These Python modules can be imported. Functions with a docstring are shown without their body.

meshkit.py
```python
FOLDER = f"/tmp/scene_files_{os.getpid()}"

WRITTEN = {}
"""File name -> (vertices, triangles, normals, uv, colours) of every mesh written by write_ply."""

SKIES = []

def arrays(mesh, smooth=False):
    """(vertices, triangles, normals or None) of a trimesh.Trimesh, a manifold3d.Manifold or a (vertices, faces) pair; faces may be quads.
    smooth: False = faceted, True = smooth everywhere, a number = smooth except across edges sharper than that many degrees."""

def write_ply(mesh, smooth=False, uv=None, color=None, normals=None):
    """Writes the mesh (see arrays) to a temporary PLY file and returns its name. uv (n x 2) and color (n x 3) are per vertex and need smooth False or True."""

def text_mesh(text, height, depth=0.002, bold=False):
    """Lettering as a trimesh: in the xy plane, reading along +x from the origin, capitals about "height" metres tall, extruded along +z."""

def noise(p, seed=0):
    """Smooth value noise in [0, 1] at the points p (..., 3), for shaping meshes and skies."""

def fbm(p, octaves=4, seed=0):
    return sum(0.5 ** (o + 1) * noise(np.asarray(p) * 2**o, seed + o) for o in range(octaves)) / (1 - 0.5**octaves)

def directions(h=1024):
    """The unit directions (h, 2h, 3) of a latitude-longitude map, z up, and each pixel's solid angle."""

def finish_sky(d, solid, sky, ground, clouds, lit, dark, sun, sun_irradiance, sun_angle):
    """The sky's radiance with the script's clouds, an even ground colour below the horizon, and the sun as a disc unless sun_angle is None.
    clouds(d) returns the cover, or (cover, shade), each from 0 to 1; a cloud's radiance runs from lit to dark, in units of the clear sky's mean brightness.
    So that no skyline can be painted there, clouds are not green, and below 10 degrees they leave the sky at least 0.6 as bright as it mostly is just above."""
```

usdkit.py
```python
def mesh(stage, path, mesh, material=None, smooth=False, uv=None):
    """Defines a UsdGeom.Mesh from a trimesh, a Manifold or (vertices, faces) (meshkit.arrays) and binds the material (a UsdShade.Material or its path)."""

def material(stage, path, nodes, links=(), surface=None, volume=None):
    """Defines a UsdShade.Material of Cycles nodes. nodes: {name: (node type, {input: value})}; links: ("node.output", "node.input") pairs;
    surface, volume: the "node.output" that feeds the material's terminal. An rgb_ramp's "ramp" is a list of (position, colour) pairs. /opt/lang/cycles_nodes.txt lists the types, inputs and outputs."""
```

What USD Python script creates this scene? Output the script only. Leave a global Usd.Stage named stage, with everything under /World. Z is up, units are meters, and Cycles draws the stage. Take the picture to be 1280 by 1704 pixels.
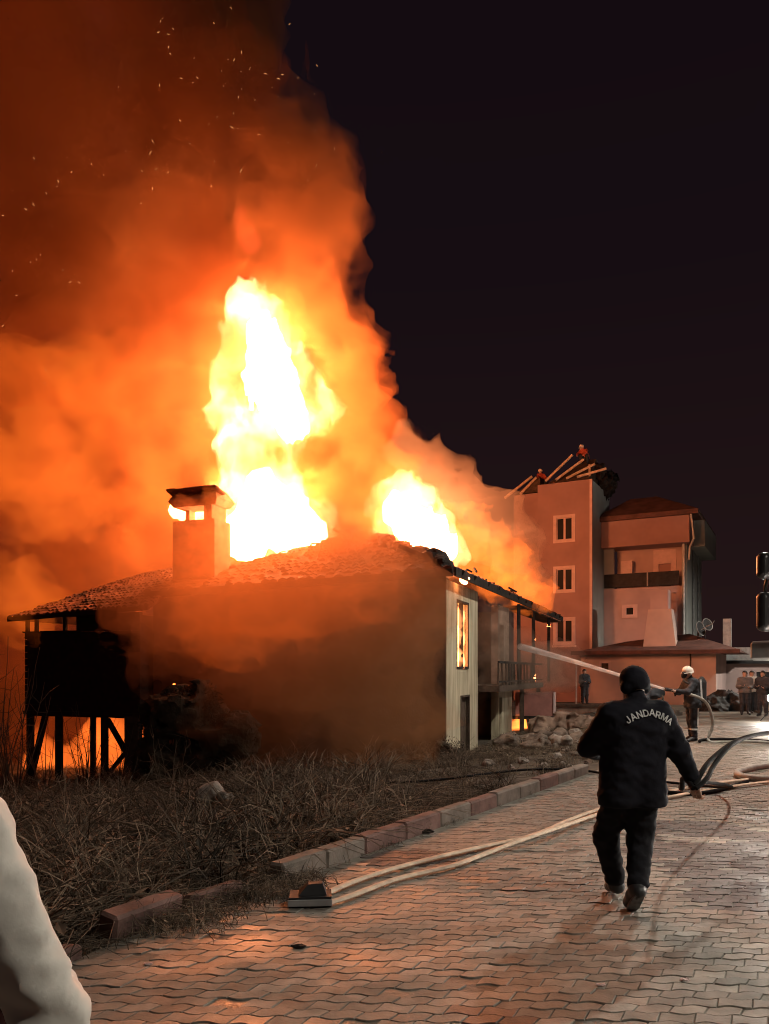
import math, random
import numpy as np, trimesh, usdkit, meshkit
import manifold3d as m3
from shapely.geometry import Polygon, Point, LineString
import shapely
from pxr import Usd, UsdGeom, UsdLux, UsdShade, Gf, Sdf, Vt

random.seed(7)
RNG = np.random.default_rng(7)
stage = Usd.Stage.CreateInMemory()
UsdGeom.SetStageUpAxis(stage, 'Z')
UsdGeom.SetStageMetersPerUnit(stage, 1.0)
UsdGeom.Xform.Define(stage, '/World')
UsdGeom.Scope.Define(stage, '/World/Looks')

# ------------------------------------------------------------------ camera, sky, exposure
F = 1300.0                                   # focal length in pixels of a 1280 wide picture
cam = UsdGeom.Camera.Define(stage, '/World/camera')
cam.CreateHorizontalApertureAttr(36.0)
cam.CreateFocalLengthAttr(36.0 * F / 1280)
cam.CreateVerticalApertureOffsetAttr(36.0 * 265 / 1280)
cam.CreateClippingRangeAttr((0.05, 2000.0))
cam.CreateExposureAttr(0.0)
cam.AddTranslateOp().Set((0, 0, 1.75))
cam.AddRotateXOp().Set(90)

sky_mat = usdkit.material(stage, '/World/Looks/night_sky', {
    'sky': ('sky_texture', {'sky_type': 'single_scattering', 'sun_disc': False, 'sun_elevation': -0.12, 'sun_rotation': 2.6}),
    'dim': ('mix_color', {'blend_type': 'multiply', 'fac': 1.0, 'b': (.02, .02, .02), 'use_clamp': False}),
    'geo': ('texture_coordinate', {}), 'sep': ('separate_xyz', {}),
    'ramp': ('rgb_ramp', {'ramp': [(0, (.0185, .0085, .0085)), (.12, (.0150, .0070, .0075)), (.45, (.0080, .0041, .0060)), (1, (.005, .003, .005))]}),
    'sum': ('mix_color', {'blend_type': 'add', 'fac': 1.0, 'use_clamp': False}),
    'bg': ('background_shader', {'strength': 1.0})},
    [('sky.color', 'dim.a'), ('geo.generated', 'sep.vector'), ('sep.z', 'ramp.fac'), ('dim.result', 'sum.a'), ('ramp.color', 'sum.b'), ('sum.result', 'bg.color')],
    surface='bg.background')
dome = UsdLux.DomeLight.Define(stage, '/World/sky')
dome.GetPrim().SetCustomDataByKey('kind', 'structure')
UsdShade.MaterialBindingAPI.Apply(dome.GetPrim()).Bind(sky_mat)

FIRE = (1.0, .21, .035)                       # colour of the fire's light
FLAME_POWER = .85
LAMP_NEAR, LAMP_FAR, HEADLAMP = 1.0, 1.0, 1.0

# ------------------------------------------------------------------ helpers: naming and prims
_used = {}
def numbered(parent, name):
    k = (parent, name); n = _used.get(k, 0); _used[k] = n + 1
    return name if n == 0 else f'{name}_{n:03d}'

def setd(prim, **kw):
    for k, v in kw.items():
        if v: prim.SetCustomDataByKey(k, v)

class T:
    """a thing: an Xform at its base; parts are given in world coordinates"""
    def __init__(s, name, label, cat, base=(0, 0, 0), group=None, kind=None):
        s.path = '/World/' + numbered('/World', name); s.base = np.asarray(base, float)
        x = UsdGeom.Xform.Define(stage, s.path); x.AddTranslateOp().Set(Gf.Vec3d(*map(float, s.base)))
        s.prim = x.GetPrim(); setd(s.prim, label=label, category=cat, group=group, kind=kind)
    def part(s, name, mesh, mat, parent=None, smooth=False, label=None, kind=None):
        p = parent or s.path
        path = p + '/' + numbered(p, name)
        v, f = vf(mesh)
        m = usdkit.mesh(stage, path, (v - s.base, f), mat, smooth)
        setd(m.GetPrim(), label=label, kind=kind)
        return path

def vf(mesh):
    if hasattr(mesh, 'to_mesh'):
        m = mesh.to_mesh(); return np.array(m.vert_properties[:, :3], float), np.array(m.tri_verts)
    if isinstance(mesh, (tuple, list)):
        v, f = np.asarray(mesh[0], float), np.asarray(mesh[1], int)
        if f.shape[1] == 4: f = np.vstack([f[:, [0, 1, 2]], f[:, [0, 2, 3]]])
        return v, f
    return np.array(mesh.vertices), np.array(mesh.faces)

def solo(name, mesh, mat, label=None, cat=None, group=None, kind=None, smooth=False):
    path = '/World/' + numbered('/World', name)
    m = usdkit.mesh(stage, path, vf(mesh), mat, smooth)
    setd(m.GetPrim(), label=label, category=cat, group=group, kind=kind)
    return path

# ------------------------------------------------------------------ helpers: materials
_n = [0]
def mat(name, col, rough=.8, var=.25, scale=3.0, bump=.25, bscale=25.0, bdist=.01, spec=.4, metallic=0.0, detail=4.0, col2=None, obj_random=0.0, stretch=None, rrough=None):
    c = np.array(col, float)
    lo = tuple(np.clip(c * (1 - var), 0, 1)); hi = tuple(np.clip(c * (1 + var), 0, 1)) if col2 is None else tuple(col2)
    nodes = {'geo': ('geometry', {}), 'n': ('noise_texture', {'scale': scale, 'detail': detail, 'roughness': .6}),
             'r': ('rgb_ramp', {'ramp': [(0, lo), (.35, lo), (.65, hi), (1, hi)]}),
             'p': ('principled_bsdf', {'roughness': rough, 'metallic': metallic, 'specular_ior_level': spec})}
    links = [('geo.position', 'n.vector'), ('n.fac', 'r.fac')]
    if stretch:
        nodes['mp'] = ('mapping', {'scale': stretch}); links[0] = ('mp.vector', 'n.vector'); links.append(('geo.position', 'mp.vector'))
    src = 'r.color'
    if obj_random:
        nodes['oi'] = ('object_info', {})
        nodes['om'] = ('map_range', {'from_min': 0.0, 'from_max': 1.0, 'to_min': 1 - obj_random, 'to_max': 1 + obj_random})
        nodes['hs'] = ('hsv', {'hue': .5, 'saturation': 1.0, 'fac': 1.0})
        links += [('oi.random', 'om.value'), ('om.result', 'hs.value'), (src, 'hs.color')]
        src = 'hs.color'
    links.append((src, 'p.base_color'))
    if bump:
        nodes['bn'] = ('noise_texture', {'scale': bscale, 'detail': 3.0, 'roughness': .6})
        nodes['b'] = ('bump', {'strength': bump, 'distance': bdist})
        links += [('geo.position', 'bn.vector'), ('bn.fac', 'b.height'), ('b.normal', 'p.normal')]
    if rrough:
        nodes['rn'] = ('noise_texture', {'scale': rrough[2], 'detail': 4.0})
        nodes['rm'] = ('map_range', {'from_min': .35, 'from_max': .65, 'to_min': rrough[0], 'to_max': rrough[1], 'clamp': True})
        links += [('geo.position', 'rn.vector'), ('rn.fac', 'rm.value'), ('rm.result', 'p.roughness')]
    return usdkit.material(stage, '/World/Looks/' + name, nodes, links, surface='p.BSDF')

def emit(name, col, strength):
    return usdkit.material(stage, '/World/Looks/' + name, {'e': ('emission', {'color': col, 'strength': float(strength)})}, surface='e.emission')

def gas(name, col, strength, dens=.03):
    """burning gas: an even glow per metre of depth; the shape is in the mesh"""
    return usdkit.material(stage, '/World/Looks/' + name, {'v': ('principled_volume', {'color': (.6, .35, .2), 'density': dens, 'emission_color': col, 'emission_strength': float(strength)})}, volume='v.volume')

def even_smoke(name, col, dens, aniso=0.0):
    return usdkit.material(stage, '/World/Looks/' + name, {'v': ('principled_volume', {'color': col, 'density': float(dens), 'anisotropy': aniso})}, volume='v.volume')

def smoke_volume(name, col, lo, hi, scale, a=.38, b=.66, detail=2.5, aniso=0.0, stretch=(1, 1, 1), glow=0.0):
    return usdkit.material(stage, '/World/Looks/' + name, {
        'geo': ('geometry', {}), 'map': ('mapping', {'scale': stretch}),
        'n': ('noise_texture', {'scale': scale, 'detail': detail, 'roughness': .55}),
        'm': ('map_range', {'from_min': a, 'from_max': b, 'to_min': lo, 'to_max': hi, 'clamp': True}),
        'v': ('principled_volume', {'color': col, 'anisotropy': aniso})},
        [('geo.position', 'map.vector'), ('map.vector', 'n.vector'), ('n.fac', 'm.value'), ('m.result', 'v.density')], volume='v.volume')

# ------------------------------------------------------------------ helpers: geometry
def at(px, py, Y):
    """a point of the place seen in this direction at the depth Y"""
    return np.array([(px - 640) / F * Y, Y, 1.75 - (py - 1117) / F * Y])

def join(ms):
    vs, fs, o = [], [], 0
    for m in ms:
        v, f = vf(m); vs.append(v); fs.append(f + o); o += len(v)
    return np.vstack(vs), np.vstack(fs)

def box(lo, hi):
    lo, hi = np.minimum(lo, hi), np.maximum(lo, hi)
    m = trimesh.creation.box(np.subtract(hi, lo)); m.apply_translation((np.array(lo) + hi) / 2)
    return vf(m)

def rbox(size, r=.01):
    """a box with chamfered edges about the origin"""
    s = np.array(size) / 2; r = min(r, *(s * .9))
    pts = [np.array(sg) * (s - r) + np.array(e) * r * np.array(sg) for sg in np.ndindex(2, 2, 2) for sg in [np.array(sg) * 2 - 1] for e in ((1, 0, 0), (0, 1, 0), (0, 0, 1))]
    return vf(m3.Manifold.hull_points(np.array(pts)))

def pebble(size, r, n=2):
    """a box with round edges and corners about the origin"""
    s = np.array(size) / 2 - r; ball = np.array(trimesh.creation.icosphere(n, r).vertices)
    return vf(m3.Manifold.hull_points(np.vstack([ball + s * (np.array(g) * 2 - 1) for g in np.ndindex(2, 2, 2)])))

def place(mesh, loc, rz=0.0, rx=0.0, ry=0.0):
    v, f = vf(mesh)
    R = trimesh.transformations.euler_matrix(rx, ry, rz)[:3, :3]
    return v @ R.T + np.asarray(loc, float), f

def beam(p, q, w, h, up=(0, 0, 1)):
    p, q = np.array(p, float), np.array(q, float); d = q - p; L = np.linalg.norm(d); d /= L
    u = np.array(up, float)
    if abs(d @ u) > .95: u = np.array([0, 1.0, 0])
    s = np.cross(d, u); s /= np.linalg.norm(s); u = np.cross(s, d)
    v = np.array([p + i * L * d + (j - .5) * w * s + (k - .5) * h * u for i in (0, 1) for j in (0, 1) for k in (0, 1)])
    return v, BOXF[:, ::-1]

BOXF = np.array([[0, 1, 3], [0, 3, 2], [4, 6, 7], [4, 7, 5], [0, 4, 5], [0, 5, 1], [2, 3, 7], [2, 7, 6], [0, 2, 6], [0, 6, 4], [1, 5, 7], [1, 7, 3]])

def smooth_path(pts, n=40):
    from scipy.interpolate import CubicSpline
    p = np.array(pts, float); t = np.r_[0, np.cumsum(np.linalg.norm(np.diff(p, axis=0), axis=1) + 1e-9)]
    return CubicSpline(t, p)(np.linspace(0, t[-1], n))

def tube(pts, r, sides=8, flat=1.0, cap=True):
    p = np.array(pts, float); n = len(p); r = np.broadcast_to(r, (n,))
    t = np.gradient(p, axis=0); t /= np.linalg.norm(t, axis=1, keepdims=True) + 1e-12
    a = np.cross(t, [0, 0, 1.0]); bad = np.linalg.norm(a, axis=1) < .1
    a[bad] = np.cross(t[bad], [0, 1.0, 0]); a /= np.linalg.norm(a, axis=1, keepdims=True)
    b = np.cross(a, t)
    ang = np.arange(sides) * 2 * np.pi / sides
    v = (p[:, None] + r[:, None, None] * (np.cos(ang)[None, :, None] * a[:, None] + flat * np.sin(ang)[None, :, None] * b[:, None])).reshape(-1, 3)
    i, j = np.meshgrid(np.arange(n - 1), np.arange(sides), indexing='ij'); j2 = (j + 1) % sides
    q = np.stack([i * sides + j, i * sides + j2, (i + 1) * sides + j2, (i + 1) * sides + j], -1).reshape(-1, 4)
    f = np.vstack([q[:, [0, 1, 2]], q[:, [0, 2, 3]]])
    if cap:
        e = [[0, k + 1, k] for k in range(1, sides - 1)] + [[(n - 1) * sides, (n - 1) * sides + k, (n - 1) * sides + k + 1] for k in range(1, sides - 1)]
        f = np.vstack([f, np.array(e)])
    return v, f[:, ::-1]

def lathe(profile, loc, n=16):
    m = trimesh.creation.revolve(np.array(profile, float), sections=n); m.apply_translation(loc); return vf(m)

def prism(poly, z0, z1):
    m = trimesh.creation.extrude_polygon(poly if isinstance(poly, shapely.Geometry) else Polygon(poly), z1 - z0, engine='earcut'); m.apply_translation([0, 0, z0]); return vf(m)

class Fr:
    """a frame on the ground: a along A, b along B, z up"""
    def __init__(s, o, A, B):
        s.o, s.A, s.B = np.array([*o, 0.0]), np.array([*A, 0.0]), np.array([*B, 0.0])
    def p(s, a, b, z): return s.o + s.A * a + s.B * b + np.array([0, 0, z])
    def m(s, mesh):
        v, f = vf(mesh); w = s.o + v[:, :1] * s.A + v[:, 1:2] * s.B + v[:, 2:] * [0, 0, 1.0]
        if np.cross(s.A, s.B)[2] < 0: f = f[:, ::-1]
        return w, f
    def box(s, a, b, z): return s.m(box((a[0], b[0], z[0]), (a[1], b[1], z[1])))
    def carved(s, a, b, z, holes):
        """a box with box holes ((a0,a1),(b0,b1),(z0,z1)) cut out"""
        cube = lambda x, y, w: m3.Manifold.cube([x[1] - x[0], y[1] - y[0], w[1] - w[0]]).translate([x[0], y[0], w[0]])
        M = cube(a, b, z)
        for h in holes: M -= cube(*h)
        return s.m(M)

# fields -> closed meshes (naive surface nets)
def nets(f, lo, edge):
    s = f > 0; C = [(a, b, c) for a in (0, 1) for b in (0, 1) for c in (0, 1)]
    n = np.array(f.shape) - 1
    v8 = lambda a, o: a[o[0]:o[0] + n[0], o[1]:o[1] + n[1], o[2]:o[2] + n[2]]
    al, an = v8(s, C[0]).copy(), v8(s, C[0]).copy()
    for o in C[1:]: al &= v8(s, o); an |= v8(s, o)
    cells = np.argwhere(an & ~al); idx = np.full(tuple(n), -1, np.int32); idx[tuple(cells.T)] = np.arange(len(cells))
    val = {o: f[cells[:, 0] + o[0], cells[:, 1] + o[1], cells[:, 2] + o[2]] for o in C}
    acc = np.zeros((len(cells), 3)); cnt = np.zeros(len(cells))
    for o in C:
        for ax in range(3):
            if o[ax]: continue
            q = list(o); q[ax] = 1; fa, fb = val[o], val[tuple(q)]; x = (fa > 0) != (fb > 0)
            t = np.where(x, fa / np.where(x, fa - fb, 1), 0)
            p = np.tile(np.array(o, float), (len(cells), 1)); p[:, ax] = t
            acc += p * x[:, None]; cnt += x
    v = (cells + acc / cnt[:, None]) * edge + np.asarray(lo)
    quads = []
    for ax in range(3):
        o1, o2 = (ax + 1) % 3, (ax + 2) % 3
        A = [slice(1, -1)] * 3; B = [slice(1, -1)] * 3; A[ax] = slice(0, -1); B[ax] = slice(1, None)
        sa, sb = s[tuple(A)], s[tuple(B)]; w = np.argwhere(sa != sb)
        if not len(w): continue
        first = sa[tuple(w.T)]; base = w.copy(); base[:, o1] += 1; base[:, o2] += 1
        def cell(d1, d2):
            c = base.copy(); c[:, o1] -= d1; c[:, o2] -= d2; return idx[tuple(c.T)]
        q = np.stack([cell(1, 1), cell(0, 1), cell(0, 0), cell(1, 0)], 1)
        q[~first] = q[~first][:, ::-1]; quads.append(q)
    q = np.vstack(quads)
    return v, np.vstack([q[:, [0, 1, 2]], q[:, [0, 2, 3]]])

class Field:
    def __init__(s, lo, hi, edge):
        s.lo, s.edge = np.array(lo, float), edge
        n = np.ceil((np.array(hi) - lo) / edge).astype(int) + 1
        s.ax = [s.lo[k] + edge * np.arange(n[k]) for k in range(3)]
        s.f = np.full(tuple(n), -1e3)
    def add(s, p, q, r0, r1, k=.03, sq=(1, 1, 1)):
        """a tapered capsule, blended with what is there over k; sq squashes space about the bone"""
        p, q, sq = np.array(p, float), np.array(q, float), np.array(sq, float)
        R = max(r0, r1) / sq.min() + 2 * k + 2 * s.edge
        lo, hi = np.minimum(p, q) - R, np.maximum(p, q) + R
        sl = tuple(slice(max(0, np.searchsorted(s.ax[i], lo[i])), np.searchsorted(s.ax[i], hi[i])) for i in range(3))
        G = np.stack(np.meshgrid(*[s.ax[i][sl[i]] for i in range(3)], indexing='ij'), -1)
        if G.size == 0: return s
        G, P, Q = G * sq, p * sq, q * sq
        d = Q - P; L2 = d @ d + 1e-12
        t = np.clip(((G - P) @ d) / L2, 0, 1)
        g = r0 + (r1 - r0) * t - np.linalg.norm(G - P - t[..., None] * d, axis=-1)
        f = s.f[sl]; m = np.maximum(f, g); h = np.clip(k - np.abs(f - g), 0, None)
        s.f[sl] = m + h * h / (4 * k + 1e-12); return s
    def grid(s): return np.stack(np.meshgrid(*s.ax, indexing='ij'), -1)
    def ruffle(s, amp, scale, seed=0, stretch=(1, 1, 1)):
        band = s.f > -4 * amp - 3 * s.edge
        g = s.grid()[band]
        s.f[band] += amp * (meshkit.noise(g * np.array(stretch) / scale, seed) * 2 - 1); return s
    def cut(s, normal, d):
        """keeps the side where normal.x < d"""
        s.f = np.minimum(s.f, d - s.grid() @ np.array(normal, float)); return s
    def mesh(s):
        f = s.f.copy()
        for ax in range(3):
            sl = [slice(None)] * 3
            for e in (0, -1): sl[ax] = e; f[tuple(sl)] = np.minimum(f[tuple(sl)], -s.edge * .5); sl = [slice(None)] * 3
        return nets(f, s.lo, s.edge)

def blobs(bl, edge, disp=(), k=1.0, pad=1.0, seed=0):
    """a closed lumpy mesh round balls (x, y, z, r) or (x, y, z, r, squash_z)"""
    B = np.array([b[:4] for b in bl]); fld = Field((B[:, :3] - B[:, 3:]).min(0) - pad, (B[:, :3] + B[:, 3:]).max(0) + pad, edge)
    for b in bl: fld.add(b[:3], b[:3], b[3], b[3], k)
    for n, (sc, am, st) in enumerate(disp):
        band = fld.f > -3.5 * max(am, edge); g = fld.grid()[band]
        fld.f[band] += am * (1 - 2.2 * np.abs(meshkit.noise(g * np.array(st) / sc, seed + n * 17) * 2 - 1))
    return fld.mesh()

def largest(mesh):
    from scipy.sparse import coo_matrix
    from scipy.sparse.csgraph import connected_components
    v, f = vf(mesh); e = np.vstack([f[:, :2], f[:, 1:]])
    _, lab = connected_components(coo_matrix((np.ones(len(e)), (e[:, 0], e[:, 1])), shape=(len(v), len(v))), directed=False)
    k = np.argmax(np.bincount(lab)); keep = lab == k; new = np.cumsum(keep) - 1
    return v[keep], new[f[keep[f[:, 0]]]]
# ------------------------------------------------------------------ materials
M = {}
M['soil'] = mat('soil', (.075, .058, .042), .95, .5, 1.3, .6, 9, .05)
M['road_bed'] = mat('road_bed', (.15, .135, .11), .8, .5, .9, .5, 14, .03, rrough=(.35, .9, .8))
for i, c in enumerate([(.19, .178, .152), (.245, .225, .19), (.185, .168, .14), (.225, .195, .16), (.265, .25, .215)]):
    M[f'paver{i}'] = mat(f'paver_{i}', c, .7, .22, 7, .5, 60, .006, spec=.45, obj_random=.16, rrough=(.42, .85, .9))
M['paver_stain'] = mat('paver_stained', (.10, .075, .065), .6, .35, 6, .5, 60, .006, spec=.5, obj_random=.2, rrough=(.3, .8, .9))
M['paver_far'] = mat('paver_far', (.24, .205, .17), .7, .3, 2.2, .5, 60, .006, spec=.5, rrough=(.34, .85, .6))
M['kerb_grey'] = mat('kerb_grey', (.185, .155, .13), .85, .25, 5, .5, 40, .008)
M['kerb_red'] = mat('kerb_red', (.165, .095, .08), .85, .3, 5, .5, 40, .008)
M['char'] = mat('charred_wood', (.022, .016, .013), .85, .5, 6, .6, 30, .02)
M['old_wood'] = mat('old_wood', (.085, .055, .038), .85, .4, 5, .5, 30, .015)
M['pale_wood'] = mat('pale_wood', (.55, .42, .30), .8, .25, 5, .3, 30, .006)
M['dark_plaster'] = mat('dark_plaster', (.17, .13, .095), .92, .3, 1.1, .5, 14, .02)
M['cream'] = mat('cream_plaster', (.50, .42, .29), .9, .3, 5, .5, 16, .015, col2=(.60, .53, .38), stretch=(1, 1, .12))
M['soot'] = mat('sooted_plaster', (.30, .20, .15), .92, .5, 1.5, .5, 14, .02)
M['tile'] = mat('roof_tile', (.035, .02, .015), .9, .4, 1.4, .5, 25, .015, col2=(.17, .07, .04))
M['brick'] = mat('chimney_brick', (.30, .17, .11), .9, .3, 4, .5, 25, .015)
M['rose'] = mat('rose_plaster', (.36, .225, .21), .9, .10, .6, .25, 12, .008)
M['annex'] = mat('annex_plaster', (.60, .45, .40), .9, .12, .5, .3, 12, .01)
M['grey_side'] = mat('grey_plaster', (.40, .42, .40), .9, .10, .6, .25, 12, .008)
M['pale_block'] = mat('pale_plaster', (.50, .375, .36), .9, .10, .6, .25, 12, .008)
M['trim'] = mat('window_trim', (.66, .50, .48), .85, .1, 2, .2, 20, .005)
M['pane'] = mat('window_pane', (.014, .014, .016), .5, .2, 2, 0, spec=.12)
M['far_roof'] = mat('far_roof', (.12, .062, .052), .9, .3, 1.4, .5, 12, .02)
M['metal_dark'] = mat('dark_metal', (.03, .03, .032), .7, .3, 4, .2, 30, .004, spec=.3)
M['metal_grey'] = mat('grey_metal', (.30, .30, .30), .5, .2, 4, .2, 30, .004, spec=.5)
M['white_metal'] = mat('white_metal', (.62, .62, .60), .5, .15, 4, .2, 30, .004, spec=.5)
M['rock'] = mat('rock', (.25, .215, .185), .9, .35, 4, .7, 14, .03, obj_random=.25)
M['rubble'] = mat('rubble', (.135, .105, .085), .95, .5, 2.2, .7, 12, .04)
M['weed'] = mat('dry_weed', (.145, .108, .075), .9, .45, 2.5, 0, obj_random=.8)
M['twig'] = mat('bare_twig', (.075, .052, .036), .9, .4, 2, 0, obj_random=.3)
M['bush'] = mat('dark_bush', (.045, .036, .024), .95, .5, 3, .6, 14, .05)
M['skin'] = mat('skin', (.46, .28, .20), .55, .12, 12, .15, 120, .002)
M['hair'] = mat('hair', (.02, .016, .013), .6, .3, 40, .3, 150, .004)
M['navy'] = mat('navy_cloth', (.012, .012, .018), .9, .25, 8, .5, 70, .004, spec=.2)
M['navy_trousers'] = mat('navy_trousers', (.013, .013, .017), .9, .25, 8, .5, 70, .004, spec=.2)
M['boot'] = mat('black_boot', (.03, .03, .032), .5, .25, 10, .3, 60, .004, spec=.5)
M['sole'] = mat('boot_sole', (.13, .13, .13), .8, .3, 20, .5, 60, .006)
M['letter'] = mat('reflective_letter', (.62, .62, .62), .5, .1, 30, 0, spec=.6)
M['bunker'] = mat('bunker_cloth', (.035, .037, .045), .85, .25, 6, .4, 50, .005)
M['helmet'] = mat('helmet_white', (.78, .70, .62), .3, .08, 6, 0, spec=.6)
M['red_coat'] = mat('red_coat', (.42, .085, .05), .85, .2, 6, .3, 50, .005)
M['grey_coat'] = mat('grey_coat', (.16, .15, .15), .9, .2, 6, .3, 50, .005)
M['shirt'] = mat('white_shirt', (.60, .57, .52), .9, .06, 5, .12, 90, .003)
M['maroon'] = mat('maroon_vest', (.055, .014, .012), .9, .2, 6, .3, 60, .003)
M['hose_black'] = mat('black_hose', (.016, .015, .015), .9, .3, 6, .2, 60, .003, spec=.1)
M['hose_pale'] = mat('pale_hose', (.62, .50, .38), .8, .18, 9, .3, 90, .003)
M['hose_grey'] = mat('grey_hose', (.36, .34, .31), .75, .2, 9, .3, 90, .003)
M['truck_red'] = mat('truck_red', (.34, .025, .018), .3, .1, 2, 0, spec=.6)
M['mirror_black'] = mat('mirror_housing', (.02, .018, .018), .35, .2, 4, 0, spec=.6)
M['tyre'] = mat('tyre', (.02, .02, .02), .9, .2, 8, .3, 40, .005)
M['jet'] = usdkit.material(stage, '/World/Looks/water_jet', {
    'geo': ('geometry', {}), 'map': ('mapping', {'scale': (.35, .35, 1.0)}), 'n': ('noise_texture', {'scale': 5.0, 'detail': 4.0}),
    'm': ('map_range', {'from_min': .3, 'from_max': .7, 'to_min': .15, 'to_max': .85, 'clamp': True}),
    't': ('transparent_bsdf', {}), 'd': ('diffuse_bsdf', {'color': (.85, .85, .85)}), 'l': ('translucent_bsdf', {'color': (.85, .85, .85)}),
    'w': ('mix_closure', {'fac': .5}), 'x': ('mix_closure', {})},
    [('geo.position', 'map.vector'), ('map.vector', 'n.vector'), ('n.fac', 'm.value'), ('d.BSDF', 'w.closure1'), ('l.BSDF', 'w.closure2'), ('m.result', 'x.fac'), ('t.BSDF', 'x.closure1'), ('w.closure', 'x.closure2')], surface='x.closure')
M['lamp_white'] = emit('lamp_white', (1.0, .90, .72), 1.0)

# ------------------------------------------------------------------ ground
KERB = LineString([(-4.2, -6), (-3.0, 2.0), (-2.25, 4.0), (-1.70, 5.15), (-.84, 6.44), (2.87, 12.4), (7.3, 19.6), (8.6, 26), (8.9, 34)])
ROAD = Polygon([*KERB.coords, (30, 34), (30, -6)])
LOT = Polygon([*KERB.coords, (7.5, 46), (-20, 60), (-150, 60), (-150, -6)])

def ground_z(xy):
    pts = shapely.points(np.asarray(xy, float)); inside = shapely.contains(LOT, pts)
    d = np.where(inside, shapely.distance(pts, LOT.boundary), 0)
    dk = np.where(inside, shapely.distance(pts, KERB), 0)
    z = -np.minimum(.105 * np.minimum(d, dk), 2.0)
    n = meshkit.fbm(np.c_[np.asarray(xy, float) * .45, np.zeros(len(pts))], 4, 3) - .5
    return np.where(inside, z + n * np.clip(dk * .5, 0, .3) - np.clip(dk * .5, 0, .02), -.05)
def gz(x, y): return float(ground_z([[x, y]])[0])

gx = np.r_[-400, -200, -120, -80, -50, -35, -26, -20, np.arange(-17, 20, .3), 24, 30, 40, 60, 100, 200, 400]
gy = np.r_[-60, -20, -6, 0, np.arange(2, 52, .3), 56, 62, 70, 85, 110, 160, 250, 400]
X, Y = np.meshgrid(gx, gy, indexing='ij')
Z = ground_z(np.c_[X.ravel(), Y.ravel()])
i, j = np.meshgrid(np.arange(len(gx) - 1), np.arange(len(gy) - 1), indexing='ij'); i, j = i.ravel(), j.ravel(); n = len(gy)
gq = np.stack([i * n + j, (i + 1) * n + j, (i + 1) * n + j + 1, i * n + j + 1], 1)
solo('ground', (np.c_[X.ravel(), Y.ravel(), Z], gq), M['soil'], kind='structure', smooth=True)

# ------------------------------------------------------------------ road of interlocking pavers
road = T('road', None, None, (0, 0, 0), kind='structure')
road.part('bed', prism(ROAD, -.045, -.008), M['road_bed'])
PL, PW, PA, GAP = .178, .1, .012, .0035
rot = -.08
def wave(x):                                   # the zigzag of a bed joint
    t = (x / PL) % 1.0
    return PA * np.interp(t, [0, .15, .35, .65, .85, 1], [0, 1, 1, -1, -1, 0])
def paver(m_, n_):
    x0 = (m_ + .5 * (n_ % 2)) * PL; y0 = n_ * PW; sl = .022
    xs = np.array([0, .15, .35, .65, .85, 1.0]) * PL
    def edge(yb, shift, ins):
        x = x0 + shift + np.linspace(GAP, PL - GAP, 7)
        return np.c_[x, yb + wave(x - 0) + ins]
    lo, hi = edge(y0, -sl, GAP), edge(y0 + PW, sl, -GAP)
    return np.vstack([lo, hi[::-1]])
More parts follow.
